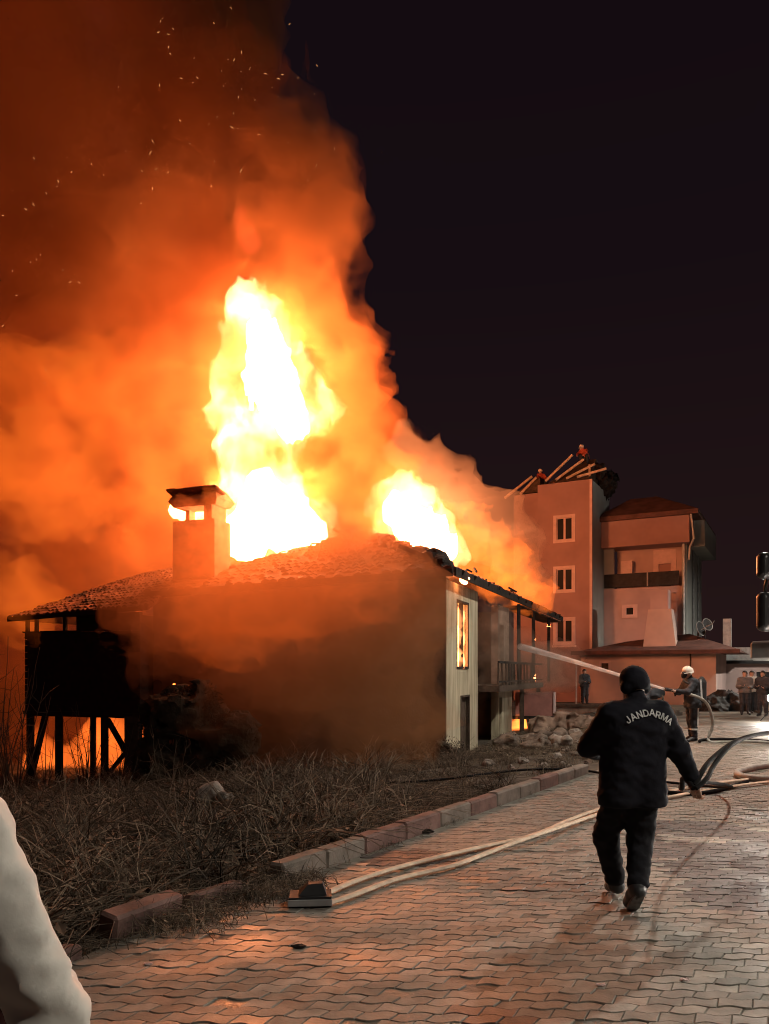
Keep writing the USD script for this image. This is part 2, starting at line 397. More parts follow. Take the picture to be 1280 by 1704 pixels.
def paver_mesh(m_, n_, rs):
    o = paver(m_, n_); c = o.mean(0); k = len(o); dz = rs.normal(0, .002) - (.012 * (rs.random() < .03)); tx, ty = rs.normal(0, .010, 2)
    R = np.array([[math.cos(rot), -math.sin(rot)], [math.sin(rot), math.cos(rot)]])
    inn = c + (o - c) * np.array([.972, .945])
    zt = lambda p: dz + (p - c) @ [tx, ty]
    a = np.c_[o @ R.T, np.full(k, -.03)]; b = np.c_[o @ R.T, zt(o) - .006]; t = np.c_[inn @ R.T, zt(inn)]
    v = np.vstack([a, b, t, [[*(c @ R.T), dz]]])
    f = []
    for q in range(k):
        w = (q + 1) % k
        f += [[q, w, k + w], [q, k + w, k + q], [k + q, k + w, 2 * k + w], [k + q, 2 * k + w, 2 * k + q], [2 * k + q, 2 * k + w, 3 * k]]
    return v, np.array(f)
rs = np.random.default_rng(11)
Ri = np.array([[math.cos(rot), math.sin(rot)], [-math.sin(rot), math.cos(rot)]])
cand = []
for n_ in range(20, 262):
    for m_ in range(-28, 86):
        c = np.array([(m_ + .5 * (n_ % 2) + .5) * PL, (n_ + .5) * PW]) @ Ri
        if 3.0 < c[1] < 25 and -.60 * c[1] - .6 < c[0] < .53 * c[1] + .8: cand.append((m_, n_, c[0], c[1]))
cand = np.array(cand)
ok = shapely.contains(ROAD.buffer(-.11), shapely.points(cand[:, 2:]))
cand = cand[ok]
vis = (np.abs(cand[:, 2]) < .485 * cand[:, 3]) & (cand[:, 3] > 3.95) & (cand[:, 2] > -.37 * cand[:, 3])
order = np.lexsort((cand[:, 3], ~vis))
patch = meshkit.fbm(np.c_[cand[:, 2:] * .5, np.zeros(len(cand))], 3, 9)
rest = [[], [], []]
st_n = meshkit.fbm(np.c_[cand[:, 2:] * 2.2, np.zeros(len(cand))], 3, 21)
stain = np.zeros(len(cand), bool)
for sx, sy, rx_, ry_ in ((3.07, 7.3, .75, .9), (2.85, 6.3, .5, .6), (.52, 3.97, .22, .14), (3.6, 8.6, .7, .7), (.2, 7.4, .5, .4)):
    stain |= ((cand[:, 2] - sx) / rx_) ** 2 + ((cand[:, 3] - sy) / ry_) ** 2 < 2.0 * st_n ** 1.2 * 1.3 - .2
for r, ci in enumerate(order):
    me = paver_mesh(int(cand[ci, 0]), int(cand[ci, 1]), rs)
    if r < 300:
        road.part('paver', me, M['paver_stain'] if stain[ci] else M[f'paver{int(np.clip(rs.normal(2 + (patch[ci] - .5) * 6, 1.1), 0, 4))}'])
    else: rest[2 if stain[ci] else int(rs.random() < .5)].append(me)
road.part('far_pavers', join(rest[0]), M['paver_far'], kind='stuff')
road.part('far_pavers', join(rest[1]), M['paver1'], kind='stuff')
road.part('far_pavers', join(rest[2]), M['paver_stain'], kind='stuff', label='dark stained pavers')

# kerb: single stones, the nearest knocked out of line
kerb = T('kerb', None, None, (0, 0, 0), kind='structure')
def kerb_stone(p, q, m, tilt=0.0, zb=-.12, h=.17, w=.15):
    p, q = np.array(p, float), np.array(q, float); d = q - p; L = np.linalg.norm(d) - .012
    ang = math.atan2(d[1], d[0]); v, f = rbox((L, w, h - zb), .022)
    fld = meshkit.noise(v * 9 + p[0] * 7, 3)[:, None] * .012
    v = v + fld * np.sign(v)
    c = (p + q) / 2; nrm = np.array([-d[1], d[0]]) / np.linalg.norm(d) * (w / 2)
    kerb.part('kerb_stone', place((v, f), (*(c + nrm), (h + zb) / 2), ang, rx=tilt), m)
kl = LineString([(-.84, 6.44), (2.87, 12.4), (3.5, 13.42)])
s0 = 0.0; seq = ['kerb_grey', 'kerb_grey', 'kerb_red', 'kerb_red', 'kerb_grey', 'kerb_red', 'kerb_grey', 'kerb_grey', 'kerb_red', 'kerb_grey', 'kerb_grey', 'kerb_red']
q_ = 0
while s0 < kl.length - .3:
    Ls = .62 if q_ < 2 else .78
    a_, b_ = kl.interpolate(s0), kl.interpolate(min(s0 + Ls, kl.length))
    kerb_stone((a_.x, a_.y), (b_.x, b_.y), M[seq[q_ % len(seq)]], tilt=random.uniform(-.05, .05), h=.16 + random.uniform(-.012, .012)); s0 += Ls; q_ += 1
kerb_stone((-1.77, 5.10), (-1.46, 5.66), M['kerb_red'], tilt=.14, h=.15)
kerb_stone((-1.40, 5.72), (-1.10, 6.20), M['kerb_red'], tilt=-.2, h=.08)
kerb_stone((-2.28, 4.05), (-1.85, 4.80), M['kerb_red'], tilt=-.1, h=.06)

# ------------------------------------------------------------------ the burning house
CX, CY = 1.60, 20.41
H = Fr((CX, CY), (-.9354, .3536), (.3536, .9354))
hb = gz(CX, CY)
house = T('burning_house', 'long low village house in flames, cream gable corner and dark front wall', 'house', (CX, CY, hb))
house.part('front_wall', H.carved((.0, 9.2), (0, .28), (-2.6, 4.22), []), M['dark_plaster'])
# cream side wall: two openings above one another
sw = H.carved((0, .26), (.281, 3.45), (-1.4, 4.15), [((-.1, .4), (1.07, 2.24), (1.88, 3.66)), ((-.1, .4), (1.50, 2.36), (-.62, 1.02))])
# the cream face runs to the corner: its first strip lies on the end of the front wall
house.part('side_wall', sw, M['cream'])
house.part('side_wall', H.box((-.02, -.003), (0, 1.0), (-1.4, 4.15)), M['cream'], label='cream corner strip')
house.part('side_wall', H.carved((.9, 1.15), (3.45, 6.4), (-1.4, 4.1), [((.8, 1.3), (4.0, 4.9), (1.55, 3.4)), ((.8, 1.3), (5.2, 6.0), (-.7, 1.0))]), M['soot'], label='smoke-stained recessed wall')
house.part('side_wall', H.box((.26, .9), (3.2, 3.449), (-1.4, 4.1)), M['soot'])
house.part('side_wall', H.carved((0, .26), (6.4, 8.6), (-1.4, 1.10), [((-.1, .4), (6.45, 6.95), (-.7, .85))]), M['cream'], label='cream ground floor wall under the balcony')
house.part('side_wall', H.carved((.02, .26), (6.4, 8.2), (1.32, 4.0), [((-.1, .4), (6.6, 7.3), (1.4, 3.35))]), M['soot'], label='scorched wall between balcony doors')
house.part('end_wall', H.box((.27, 9.2), (8.25, 8.5), (-2, 3.9)), M['dark_plaster'])
house.part('left_wall', H.box((8.95, 9.19), (.29, 8.24), (-2.6, 3.9)), M['dark_plaster'])
# frames of the openings
def frame(fr_, parent_thing, parent, b, z, a0, depth, m, t=.09, name='window_frame', mull=1):
    w = parent_thing.part(name, join([fr_.box((a0, a0 + depth), (b[0] - t, b[0]), (z[0] - t, z[1] + t)), fr_.box((a0, a0 + depth), (b[1], b[1] + t), (z[0] - t, z[1] + t)),
                                      fr_.box((a0, a0 + depth), b, (z[1], z[1] + t)), fr_.box((a0, a0 + depth), b, (z[0] - t, z[0]))] +
                                     ([fr_.box((a0 + .005, a0 + depth - .005), ((b[0] + b[1]) / 2 - .03, (b[0] + b[1]) / 2 + .03), z)] if mull else [])), m, parent)
    return w
frame(H, house, None, (1.07, 2.24), (1.88, 3.66), -.028, .12, M['char'], .06)
frame(H, house, None, (1.50, 2.36), (-.62, 1.02), -.028, .12, M['old_wood'], .05, 'door_frame', 0)
house.part('door', H.box((.1, .14), (1.5, 2.36), (-.62, 1.02)), M['old_wood'])
house.part('door', H.box((.1, .14), (6.45, 6.95), (-.7, .85)), M['old_wood'])
# balcony and open veranda behind it
house.part('inner_wall', H.box((1.9, 2.05), (.3, 8.2), (-1.4, 4.3)), M['char'])
house.part('balcony_floor', H.box((-.55, .9), (4.0, 12.2), (1.11, 1.30)), M['old_wood'])
house.part('balcony_rail', join([beam(H.p(-.5, 4.1, 2.03), H.p(-.5, 12.1, 2.03), .06, .07), beam(H.p(-.5, 4.1, 1.42), H.p(-.5, 12.1, 1.42), .05, .05)]), M['char'])
for b_ in [4.1, 4.6, 5.1, 5.6, 6.1, 6.6, 7.1, 7.7, 8.3, 8.9, 9.7]:
    house.part('baluster', beam(H.p(-.5 + random.uniform(-.03, .03), b_, 1.3), H.p(-.5, b_ + random.uniform(-.1, .1), 2.0), .05, .05), M['char'] if b_ > 5.5 else M['old_wood'])
for b_, tp in ((8.2, 4.15), (11.2, 4.1), (15.0, 4.1)):
    house.part('post', beam(H.p(-.33, b_, 1.3), H.p(-.33, b_, tp), .11, .11), M['char'])
for b_ in (8.4, 11.9):
    house.part('post', beam(H.p(-.4, b_, -1.2), H.p(-.4, b_, 1.11), .14, .14), M['old_wood'])
# roof: hipped, tiles in courses; burnt through along the ridge
def roof_slab(pts, thick=.10):
    p = np.array(pts, float); nrm = np.cross(p[1] - p[0], p[2] - p[0]); nrm /= np.linalg.norm(nrm)
    if nrm[2] < 0: nrm = -nrm
    return vf(m3.Manifold.hull_points(np.vstack([p, p - nrm * thick])))
RZ = 6.35
e1, e2, e3, e4 = H.p(-.32, -.35, 4.38), H.p(9.3, -.35, 4.1), H.p(-.32, 19.3, 4.38), H.p(9.3, 19.3, 4.3)
r1, r2 = H.p(4.5, 4.4, RZ), H.p(4.5, 15.5, RZ - .2)
roofp = house.part('roof', roof_slab([e1, e2, r1]), M['tile'])
house.part('roof', roof_slab([e1, r1, H.p(4.5, 9, RZ), H.p(-.32, 9, 4.38)]), M['tile'])
house.part('roof', roof_slab([e2, r1, H.p(4.5, 9, RZ), H.p(9.3, 9, 4.2)]), M['tile'])
house.part('roof', roof_slab([H.p(-.32, 9.05, 4.36), H.p(2.0, 9.05, 5.30), H.p(1.2, 19.3, 4.95), e3]), M['tile'], label='veranda roof with sagging end')
# tiles: one low curved piece each, in courses, uneven; joined, they are past counting through the smoke
tl = []
def tile_field(p00, p10, p01, p11, nu, nv, drop=.06, keep=lambda u, v: True):
    p00, p10, p01, p11 = map(np.array, (p00, p10, p01, p11))
    for iu in range(nu):
        for iv in range(nv):
            if random.random() < drop or not keep((iu + .5) / nu, (iv + .5) / nv): continue
            P = lambda u, v: (p00 * (1 - u) + p10 * u) * (1 - v) + (p01 * (1 - u) + p11 * u) * v
            u0, u1, v0, v1 = iu / nu, (iu + .92) / nu, iv / nv, (iv + 1.12) / nv
            k = random.uniform(0, .02)
            a, b, c, d = P(u0, v0), P(u1, v0), P(u1, min(v1, 1)), P(u0, min(v1, 1)); mid0, mid1 = (a + b) / 2, (c + d) / 2
            up = np.array([0, 0, 1.0]); jit = np.array([random.gauss(0, .03), random.gauss(0, .03), random.uniform(0, .03)]); a, b, c, d = a + jit, b + jit * .6, c - jit * .4, d; mid0, mid1 = (a + b) / 2, (c + d) / 2
            vv = np.array([a + up * (.035 + k), mid0 + up * (.085 + k), b + up * (.035 + k), d + up * .015, mid1 + up * .06, c + up * .015, a, b])
            tl.append((vv, np.array([[0, 1, 4], [0, 4, 3], [1, 2, 5], [1, 5, 4], [0, 2, 1], [6, 2, 0], [6, 7, 2]])))
tile_field(e1, H.p(-.32, 9, 4.38), r1 + (H.p(0, 0, 0) - H.p(0, 4.4, 0)) * .0, H.p(4.5, 9, RZ), 26, 16, .28)
tile_field(H.p(-.32, 9.05, 4.36), H.p(-.32, 19.2, 4.38), H.p(2.0, 9.05, 5.3), H.p(1.2, 19.3, 4.95), 34, 8, .3)
tile_field(e1, e2, r1 + (e1 - r1) * .02, r1 + (e2 - r1) * .02, 34, 16, .28)
house.part('roof_tiles', join(tl), M['tile'], roofp, kind='stuff')
house.part('fascia', beam(H.p(-.34, -.3, 4.30), H.p(-.34, 19.3, 4.30), .05, .22), M['char'])
house.part('fascia', beam(H.p(-.3, -.37, 4.28), H.p(9.2, -.37, 4.02), .05, .2), M['char'])
house.part('soffit', H.box((-.30, .6), (9.0, 19.2), (4.14, 4.18)), M['old_wood'])
for k_ in range(13):                            # charred rafter ends and broken battens along the eave
    b_ = .2 + k_ * 1.5 + random.uniform(-.2, .2)
    house.part('rafter', beam(H.p(1.4, b_, 5.15), H.p(-.42, b_ + random.uniform(-.05, .05), 4.34 + random.uniform(-.02, .05)), .07, .12), M['char'])
for k_ in range(16):
    b_ = random.uniform(-.2, 9); a_ = random.uniform(-.4, .4)
    house.part('burnt_batten', beam(H.p(a_, b_, 4.5 + random.uniform(0, .2)), H.p(a_ + random.uniform(-.25, .25), b_ + random.uniform(-.4, .4), 4.5 + random.uniform(-.15, .22)), .05, .05), M['char'])

for k_ in range(26):
    b_ = random.uniform(3.6, 12); t_ = random.random(); p0 = H.p(4.5 + random.uniform(-.5, .3), b_, RZ - .05)
    house.part('burnt_spar', beam(p0 - [0, 0, .1], p0 + [random.uniform(-.5, .5), random.uniform(-.3, .3), random.uniform(.02, .3)], .07, .06), M['char'])
rl = [(*(H.p(-.32 + 4.8 * u_, -.35 + 4.75 * u_, 4.42 + 1.97 * u_) + [random.uniform(-.15, .15), 0, random.uniform(-.08, .05)]), random.uniform(.08, .2)) for u_ in np.linspace(.05, 1, 34)] + [(*H.p(4.5 + random.uniform(-.2, .2), b_, RZ + random.uniform(-.1, .04)), random.uniform(.1, .22)) for b_ in np.linspace(4.4, 9, 26)]
house.part('charred_ridge', blobs(rl, .07, [(.3, .10, (1, 1, 1)), (.12, .06, (1, 1, 1))], .12, .3, 3), M['char'])
# chimney through the front slope
def chim(a, b, w, z0, z1, zc):
    c = house.part('chimney', H.box((a - w / 2, a + w / 2), (b - .45, b + .45), (z0, z1)), M['brick'], roofp)
    return c
CA, CB = 8.15, 1.0
chim(CA, CB, 1.50, 3.9, 6.36, 7.0)
house.part('chimney_pillar', H.box((CA - .62, CA - .35), (CB - .40, CB + .40), (6.362, 6.85)), M['brick'], roofp)
house.part('chimney_pillar', H.box((CA + .52, CA + .66), (CB + .1, CB + .40), (6.362, 6.85)), M['brick'], roofp)
cap = m3.Manifold.hull_points(np.array([[CA + sx * (.86 + q2), CB + sy * (.5 + q2), z_] for sx in (-1, 1) for sy in (-1, 1) for q2, z_ in ((-.1, 6.80), (.02, 6.98), (-.16, 7.28))] + [[CA + sx * .45, CB, 7.50] for sx in (-1, 1)]))
house.part('chimney_cap', H.m(cap), M['brick'], roofp)
for k_ in range(6):
    house.part('chimney_cap_tile', H.m(place(rbox((.32, .5, .07), .02), (CA - .75 + k_ * .3, CB - .35, 7.22 + .03 * random.random()), random.uniform(-.1, .1), rx=-.35)), M['tile'], roofp)

# ------------------------------------------------------------------ room on stilts at the left end of the front
hut = T('stilt_room', 'dark timber room on stilts at the far left end of the burning house', 'timber room', H.p(11.9, .8, gz(-8.5, 24.5)))
zf = .50
for k_ in range(12):                           # wall of boards
    z0 = zf + k_ * .205
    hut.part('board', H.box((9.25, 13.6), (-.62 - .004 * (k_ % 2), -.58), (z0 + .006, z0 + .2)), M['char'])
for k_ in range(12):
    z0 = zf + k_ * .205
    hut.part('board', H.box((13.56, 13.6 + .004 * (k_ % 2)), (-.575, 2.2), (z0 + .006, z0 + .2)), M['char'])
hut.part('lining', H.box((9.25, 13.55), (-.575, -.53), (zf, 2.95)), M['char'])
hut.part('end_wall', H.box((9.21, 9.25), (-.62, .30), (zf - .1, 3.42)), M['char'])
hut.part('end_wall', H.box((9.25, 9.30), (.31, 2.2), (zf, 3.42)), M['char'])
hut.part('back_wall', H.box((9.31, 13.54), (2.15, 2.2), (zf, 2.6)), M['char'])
hut.part('wall_panel', H.box((9.25, 11.45), (-.62, -.58), (2.96, 3.42)), M['char'])
for a_ in (11.50, 12.02, 13.15, 13.52):
    hut.part('window_post', H.box((a_ - .05, a_ + .05), (-.64, -.55), (2.965, 3.42)), M['char'])
hut.part('window_sill', H.box((11.45, 13.65), (-.68, -.54), (2.958, 3.0)), M['char'])
hut.part('wall_plate', H.box((9.2, 13.7), (-.66, -.52), (3.421, 3.50)), M['char'])
hut.part('floor', H.box((9.2, 13.6), (-.5, 2.2), (zf - .16, zf)), M['char'])
hut.part('floor_beam', H.box((9.2, 13.65), (-.66, -.50), (zf - .10, zf + .004)), M['char'])
for a_, w_ in ((13.45, .18), (12.3, .18), (10.55, .18), (9.5, .40)):
    b0 = H.p(a_, -.55, 0); hut.part('post', beam((*b0[:2], gz(b0[0], b0[1]) - .3), H.p(a_, -.55, zf - .1), w_, w_, up=(0, 1, 0)), M['char'])
for a_ in (13.3, 11.6, 9.8):
    b0 = H.p(a_, 2.1, 0); hut.part('post', beam((*b0[:2], gz(b0[0], b0[1]) - .3), H.p(a_, 2.1, zf - .1), .16, .16, up=(0, 1, 0)), M['char'])
zg = gz(-9, 24.2)
hut.part('brace', beam(H.p(12.85, -.55, zf - .15), H.p(13.38, -.55, zg + .25), .16, .14), M['char'])
hut.part('brace', beam(H.p(10.45, -.55, zf - .2), H.p(9.7, -.55, zg + .95), .13, .12), M['char'])
hut.part('brace', beam(H.p(9.7, -.5, zg + 1.15), H.p(10.45, -.5, zg + .35), .11, .1), M['char'])
hr = [H.p(13.9, -1.0, 3.40), H.p(8.6, -1.0, 3.62), H.p(8.6, 2.6, 5.45), H.p(11.7, 2.6, 5.05)]
hroof = hut.part('roof', roof_slab([hr[0], hr[1], hr[2], hr[3]], .08), M['tile'])
hut.part('roof', roof_slab([H.p(13.9, -1.0, 3.40), H.p(11.7, 2.6, 5.05), H.p(14.0, 5.0, 3.45)], .08), M['tile'])
tl = []
tile_field(hr[0], hr[1], hr[3], hr[2], 28, 15, .14)
hut.part('roof_tiles', join(tl), M['tile'], hroof, kind='stuff')
hut.part('eave_board', beam(H.p(13.9, -1.02, 3.36), H.p(8.6, -1.02, 3.58), .04, .13), M['char'])
# ------------------------------------------------------------------ apartment building behind
A = Fr((11.94, 45.0), (-.880, .475), (.475, .880))     # a to the left along the front, b away; b < 0 towards us
apt = T('apartment_building', 'rose rendered apartment building with a stair tower and bare roof rafters', 'apartment building', (11.94, 45.0, -.3))
wz = [(9.45, 10.75), (6.50, 7.75), (3.45, 4.75)]
apt.part('tower_front', A.carved((0, 3.2), (0, .3), (-1.5, 12.83), [((1.13, 2.07), (-.1, .6), (z0 + .0, z1)) for z0, z1 in wz]), M['rose'])
apt.part('tower_side', A.box((-.001, .3), (.301, 4.6), (-1.5, 12.80)), M['grey_side'])
apt.part('tower_front', A.box((3.2, 4.95), (.75, 1.05), (-1.5, 12.55)), M['rose'])
apt.part('tower_side', A.box((4.70, 4.95), (1.051, 6.0), (-1.5, 12.55)), M['rose'])
apt.part('tower_side', A.box((3.0, 3.19), (.301, .8), (-1.5, 12.8)), M['rose'])
apt.part('tower_back', A.box((.301, 4.69), (5.4, 5.6), (-1.5, 12.5)), M['rose'])
for z0, z1 in wz:
    f_ = apt.part('window', join([A.box((.95, 1.13), (-.05, .02), (z0 - .16, z1 + .16)), A.box((2.07, 2.25), (-.05, .02), (z0 - .16, z1 + .16)), A.box((1.13, 2.07), (-.05, .02), (z1, z1 + .16)), A.box((1.13, 2.07), (-.05, .02), (z0 - .16, z0))]), M['trim'])
    apt.part('sash', join([A.box((1.13, 1.18), (.05, .12), (z0, z1)), A.box((2.02, 2.07), (.05, .12), (z0, z1)), A.box((1.54, 1.66), (.05, .12), (z0, z1)), A.box((1.18, 1.54), (.05, .12), (z1 - .05, z1)), A.box((1.18, 1.54), (.05, .12), (z0, z0 + .05)), A.box((1.66, 2.02), (.05, .12), (z1 - .05, z1)), A.box((1.66, 2.02), (.05, .12), (z0, z0 + .05))]), M['trim'], f_)
    apt.part('pane', A.box((1.18, 1.54), (.08, .09), (z0 + .05, z1 - .05)), M['pane'], f_)
    apt.part('pane', A.box((1.66, 2.02), (.08, .09), (z0 + .05, z1 - .05)), M['pane'], f_)
apt.part('window_sill', A.box((.9, 2.3), (-.12, .0), (3.15, 3.27)), M['trim'])
# roof timbers over the tower: pale rafters on dark boarding, a half-finished slope
apt.part('roof_boarding', A.m(m3.Manifold.hull_points(np.array([[2.55, -.1, 12.86], [.15, -.1, 12.86], [.75, 1.5, 14.35], [.1, 1.5, 14.35], [2.55, 3.6, 12.86], [.1, 3.6, 12.9], [-.1, 3.0, 13.6]]))), M['old_wood'])
for k_ in range(4):
    a0 = 2.62 - k_ * .62
    apt.part('rafter', beam(A.p(a0, -.35, 12.92 + .01 * k_), A.p(a0 - 1.55, -.15 + .1 * k_, 14.32 - .32 * k_), .12, .12), M['pale_wood'])
apt.part('rafter', beam(A.p(.10, -.1, 13.0), A.p(.16, .1, 13.7), .10, .1), M['pale_wood'])
apt.part('roof_boarding', A.m(m3.Manifold.hull_points(np.array([[4.9, .65, 12.6], [3.25, .65, 12.6], [3.25, 2.4, 13.5], [3.3, .8, 13.5], [4.6, 3, 12.7]]))), M['old_wood'])
for k_ in range(2):
    apt.part('rafter', beam(A.p(5.4 - k_ * 1.0, .35, 12.35 + .15 * k_), A.p(3.72 - .25 * k_, .6, 13.55 - .1 * k_), .13, .13), M['pale_wood'])
deb = blobs([(*A.p(-.1, 2.2, 13.25), .3), (*A.p(-.15, 3.3, 13.0), .35), (*A.p(.1, 1.6, 13.6), .3), (*A.p(-.2, 3.0, 13.5), .25), (*A.p(.1, 3.9, 12.9), .35), (*A.p(-.25, 4.3, 13.6), .2)], .1, [(.5, .28, (1, 1, 1)), (.2, .12, (1, 1, 1))], .2, .5)
apt.part('tarpaulin', deb, M['char'], smooth=True)
# block with the balcony, set back beside the tower
B0 = 3.0
apt.part('block_front', A.carved((-4.5, -.002), (B0, B0 + .3), (-1.5, 6.75), [((-1.75, -1.35), (B0 - .1, B0 + .5), (5.15, 5.55)), ((-4.2, -2.9), (B0 - .1, B0 + .25), (5.2, 6.35))]), M['pale_block'])
fz = apt.part('window', join([A.box((-2.0, -1.752), (B0 - .05, B0 + .02), (4.95, 5.75)), A.box((-1.348, -1.10), (B0 - .05, B0 + .02), (4.95, 5.75)), A.box((-1.752, -1.348), (B0 - .05, B0 + .02), (5.551, 5.75)), A.box((-1.752, -1.348), (B0 - .05, B0 + .02), (4.95, 5.149))]), M['trim'])
apt.part('pane', A.box((-1.75, -1.35), (B0 + .1, B0 + .11), (5.15, 5.55)), M['pane'], fz)
apt.part('block_front', A.carved((-4.5, -.6), (B0 + 1.0, B0 + 1.25), (6.76, 9.15), [((-3.75, -3.05), (B0 + .9, B0 + 1.4), (6.8, 8.75))]), M['pale_block'], label='wall behind the balcony')
apt.part('block_front', A.box((-.6, -.002), (B0, B0 + .3), (6.76, 9.15)), M['grey_side'])
dr = apt.part('door_frame', join([A.box((-4.05, -3.75), (B0 + .95, B0 + 1.02), (6.77, 9.05)), A.box((-3.05, -2.75), (B0 + .95, B0 + 1.02), (6.77, 9.05)), A.box((-3.75, -3.05), (B0 + .95, B0 + 1.02), (8.2, 9.05))]), M['trim'])
apt.part('door', A.box((-3.75, -3.05), (B0 + 1.08, B0 + 1.13), (6.8, 8.2)), M['rose'], dr)
apt.part('cupboard', A.box((-1.6, -.95), (B0 + .45, B0 + .9), (6.77, 8.45)), M['trim'])
apt.part('balcony_floor', A.box((-4.5, -.1), (B0 + .301, B0 + 1.0), (6.6, 6.755)), M['pale_block'])
apt.part('balcony_parapet', A.box((-4.35, -.05), (B0 - .08, B0 - .005), (6.80, 7.62)), M['metal_dark'])
apt.part('parapet_post', A.box((-2.62, -2.55), (B0 - .11, B0 - .081), (6.75, 7.66)), M['metal_grey'])
apt.part('upper_band', A.box((-5.0, .0 - .01), (B0 - .75, B0 + 1.3), (9.151, 10.70)), M['rose'])
apt.part('block_side', A.box((-4.75, -4.501), (B0 + .0, B0 + 7.5), (-1.5, 9.15)), M['grey_side'])
apt.part('upper_band', A.box((-5.6, -4.6), (B0 + 1.31, B0 + 7.9), (9.151, 10.70)), M['grey_side'], label='overhanging upper side wall')
apt.part('eave', A.box((-5.5, .3), (B0 - 1.05, B0 + 8.4), (10.701, 10.95)), M['far_roof'])
apt.part('roof', A.m(m3.Manifold.hull_points(np.array([[-5.5, B0 - 1.05, 10.96], [.3, B0 - 1.05, 10.96], [-5.5, B0 + 8.4, 10.96], [.3, B0 + 8.4, 10.96], [-2.8, B0 + 2.0, 12.5], [-1.2, B0 + 2, 12.5], [-2.8, B0 + 6, 12.5]]))), M['far_roof'])
def pipe(pts, r, m, name='downpipe'): apt.part(name, tube(pts, r, 8), m)
pipe([A.p(-4.62, B0 - .45, 10.6), A.p(-4.62, B0 - .12, 9.9), A.p(-4.62, B0 - .12, 9.1), A.p(-4.62, B0 - .1, 3.2)], .07, M['white_metal'])
pipe([A.p(-5.1, B0 - .85, 10.7), A.p(-5.25, B0 - .85, 9.3), A.p(-4.95, B0 - .2, 8.9), A.p(-4.9, B0 - .1, 8.2)], .06, M['white_metal'])
pipe([A.p(-4.82, B0 + 2.6, 9.1), A.p(-4.82, B0 + 2.6, 2.0)], .06, M['metal_grey'])
pipe([A.p(-4.82, B0 + 5.0, 9.1), A.p(-4.82, B0 + 5.0, 2.0)], .06, M['metal_grey'])
apt.part('corner_trim', A.box((-.03, .12), (-.03, -.002), (-1.5, 12.83)), M['trim'])

# ------------------------------------------------------------------ low annex in front of it
N = Fr((17.40, 41.0), (-.880, .475), (.475, .880))
ann = T('low_annex', 'low rose rendered annex with a red hipped roof and one tiny window', 'outbuilding', (17.4, 41, -.2))
ann.part('front_wall', N.carved((0, 7.1), (0, .25), (-1.2, 2.72), [((5.55, 5.95), (-.1, .4), (1.78, 2.2))]), M['annex'])
ann.part('side_wall', N.box((0, .25), (.251, 6), (-1.2, 2.72)), M['pale_block'])
ann.part('side_wall', N.box((6.85, 7.1), (.251, 2), (-1.2, 2.72)), M['rose'])
wf = ann.part('window_frame', join([N.box((5.45, 5.55), (-.04, .03), (1.68, 2.3)), N.box((5.95, 6.05), (-.04, .03), (1.68, 2.3)), N.box((5.55, 5.95), (-.04, .03), (2.2, 2.3)), N.box((5.55, 5.95), (-.04, .03), (1.68, 1.78))]), M['trim'])
ann.part('pane', N.box((5.55, 5.95), (.1, .11), (1.78, 2.2)), M['old_wood'], wf)
ann.part('roof', N.m(m3.Manifold.hull_points(np.array([[-1.2, -.6, 2.73], [7.5, -.6, 2.73], [-1.2, 6.5, 2.73], [7.5, 3.0, 2.73], [-1.2, -.6, 2.86], [7.5, -.6, 2.80], [1.6, 2.4, 3.85], [4.8, 1.4, 3.45], [2, 3, 3.85]]))), M['far_roof'])
ann.part('fascia', N.box((-1.2, 7.5), (-.66, -.605), (2.66, 2.88)), M['far_roof'])
ann.part('wall_pipe', tube([N.p(1.25, -.05, -.1), N.p(1.25, -.05, 2.7)], .04), M['old_wood'])
hd = m3.Manifold.hull_points(np.array([[2.0, .2, 2.95], [3.75, .2, 2.95], [2.0, 1.5, 2.95], [3.75, 1.5, 2.95], [2.3, .45, 5.15], [3.5, .45, 5.15], [2.3, 1.4, 5.15], [3.5, 1.4, 5.15]]))
ch = ann.part('chimney', N.m(hd), M['annex'], label='wide tapering kitchen chimney')
ann.part('chimney_neck', N.box((2.45, 3.4), (.55, 1.3), (5.152, 6.2)), M['pale_block'], ch)
ann.part('flue', N.box((-.65, -.25), (1.0, 1.4), (2.9, 4.55)), M['metal_grey'])
def dish(px, py, Y, r, tilt, label):
    p = at(px, py, Y); d = T('satellite_dish', label, 'satellite dish', p)
    bowl = lathe([(0, 0), (r * .5, .04 * r), (r, .22 * r), (r, .25 * r), (r * .5, .08 * r), (0, .03 * r)], (0, 0, 0), 20)
    d.part('bowl', place(bowl, p, .5, rx=1.25, ry=tilt), M['metal_dark'])
    d.part('rim', place(tube([(r * math.cos(t), r * math.sin(t), .24 * r) for t in np.linspace(0, 2 * np.pi, 25)], .02, 5), p, .5, rx=1.25, ry=tilt), M['metal_grey'])
    d.part('arm', tube([p + [0, .05, -.1], p + [.2, -.3, .05], p + [.25, -.42, .2]], .018, 5), M['metal_grey'])
    d.part('mast', tube([p + [0, .1, 0], p + [0, .2, -r - .45]], .03, 6), M['metal_dark'])
dish(1164, 1047, 42.6, .40, .5, 'tilted satellite dish nearest the wide chimney on the annex roof')
dish(1176, 1040, 43.0, .34, -.3, 'smaller satellite dish with an open ring on the annex roof')

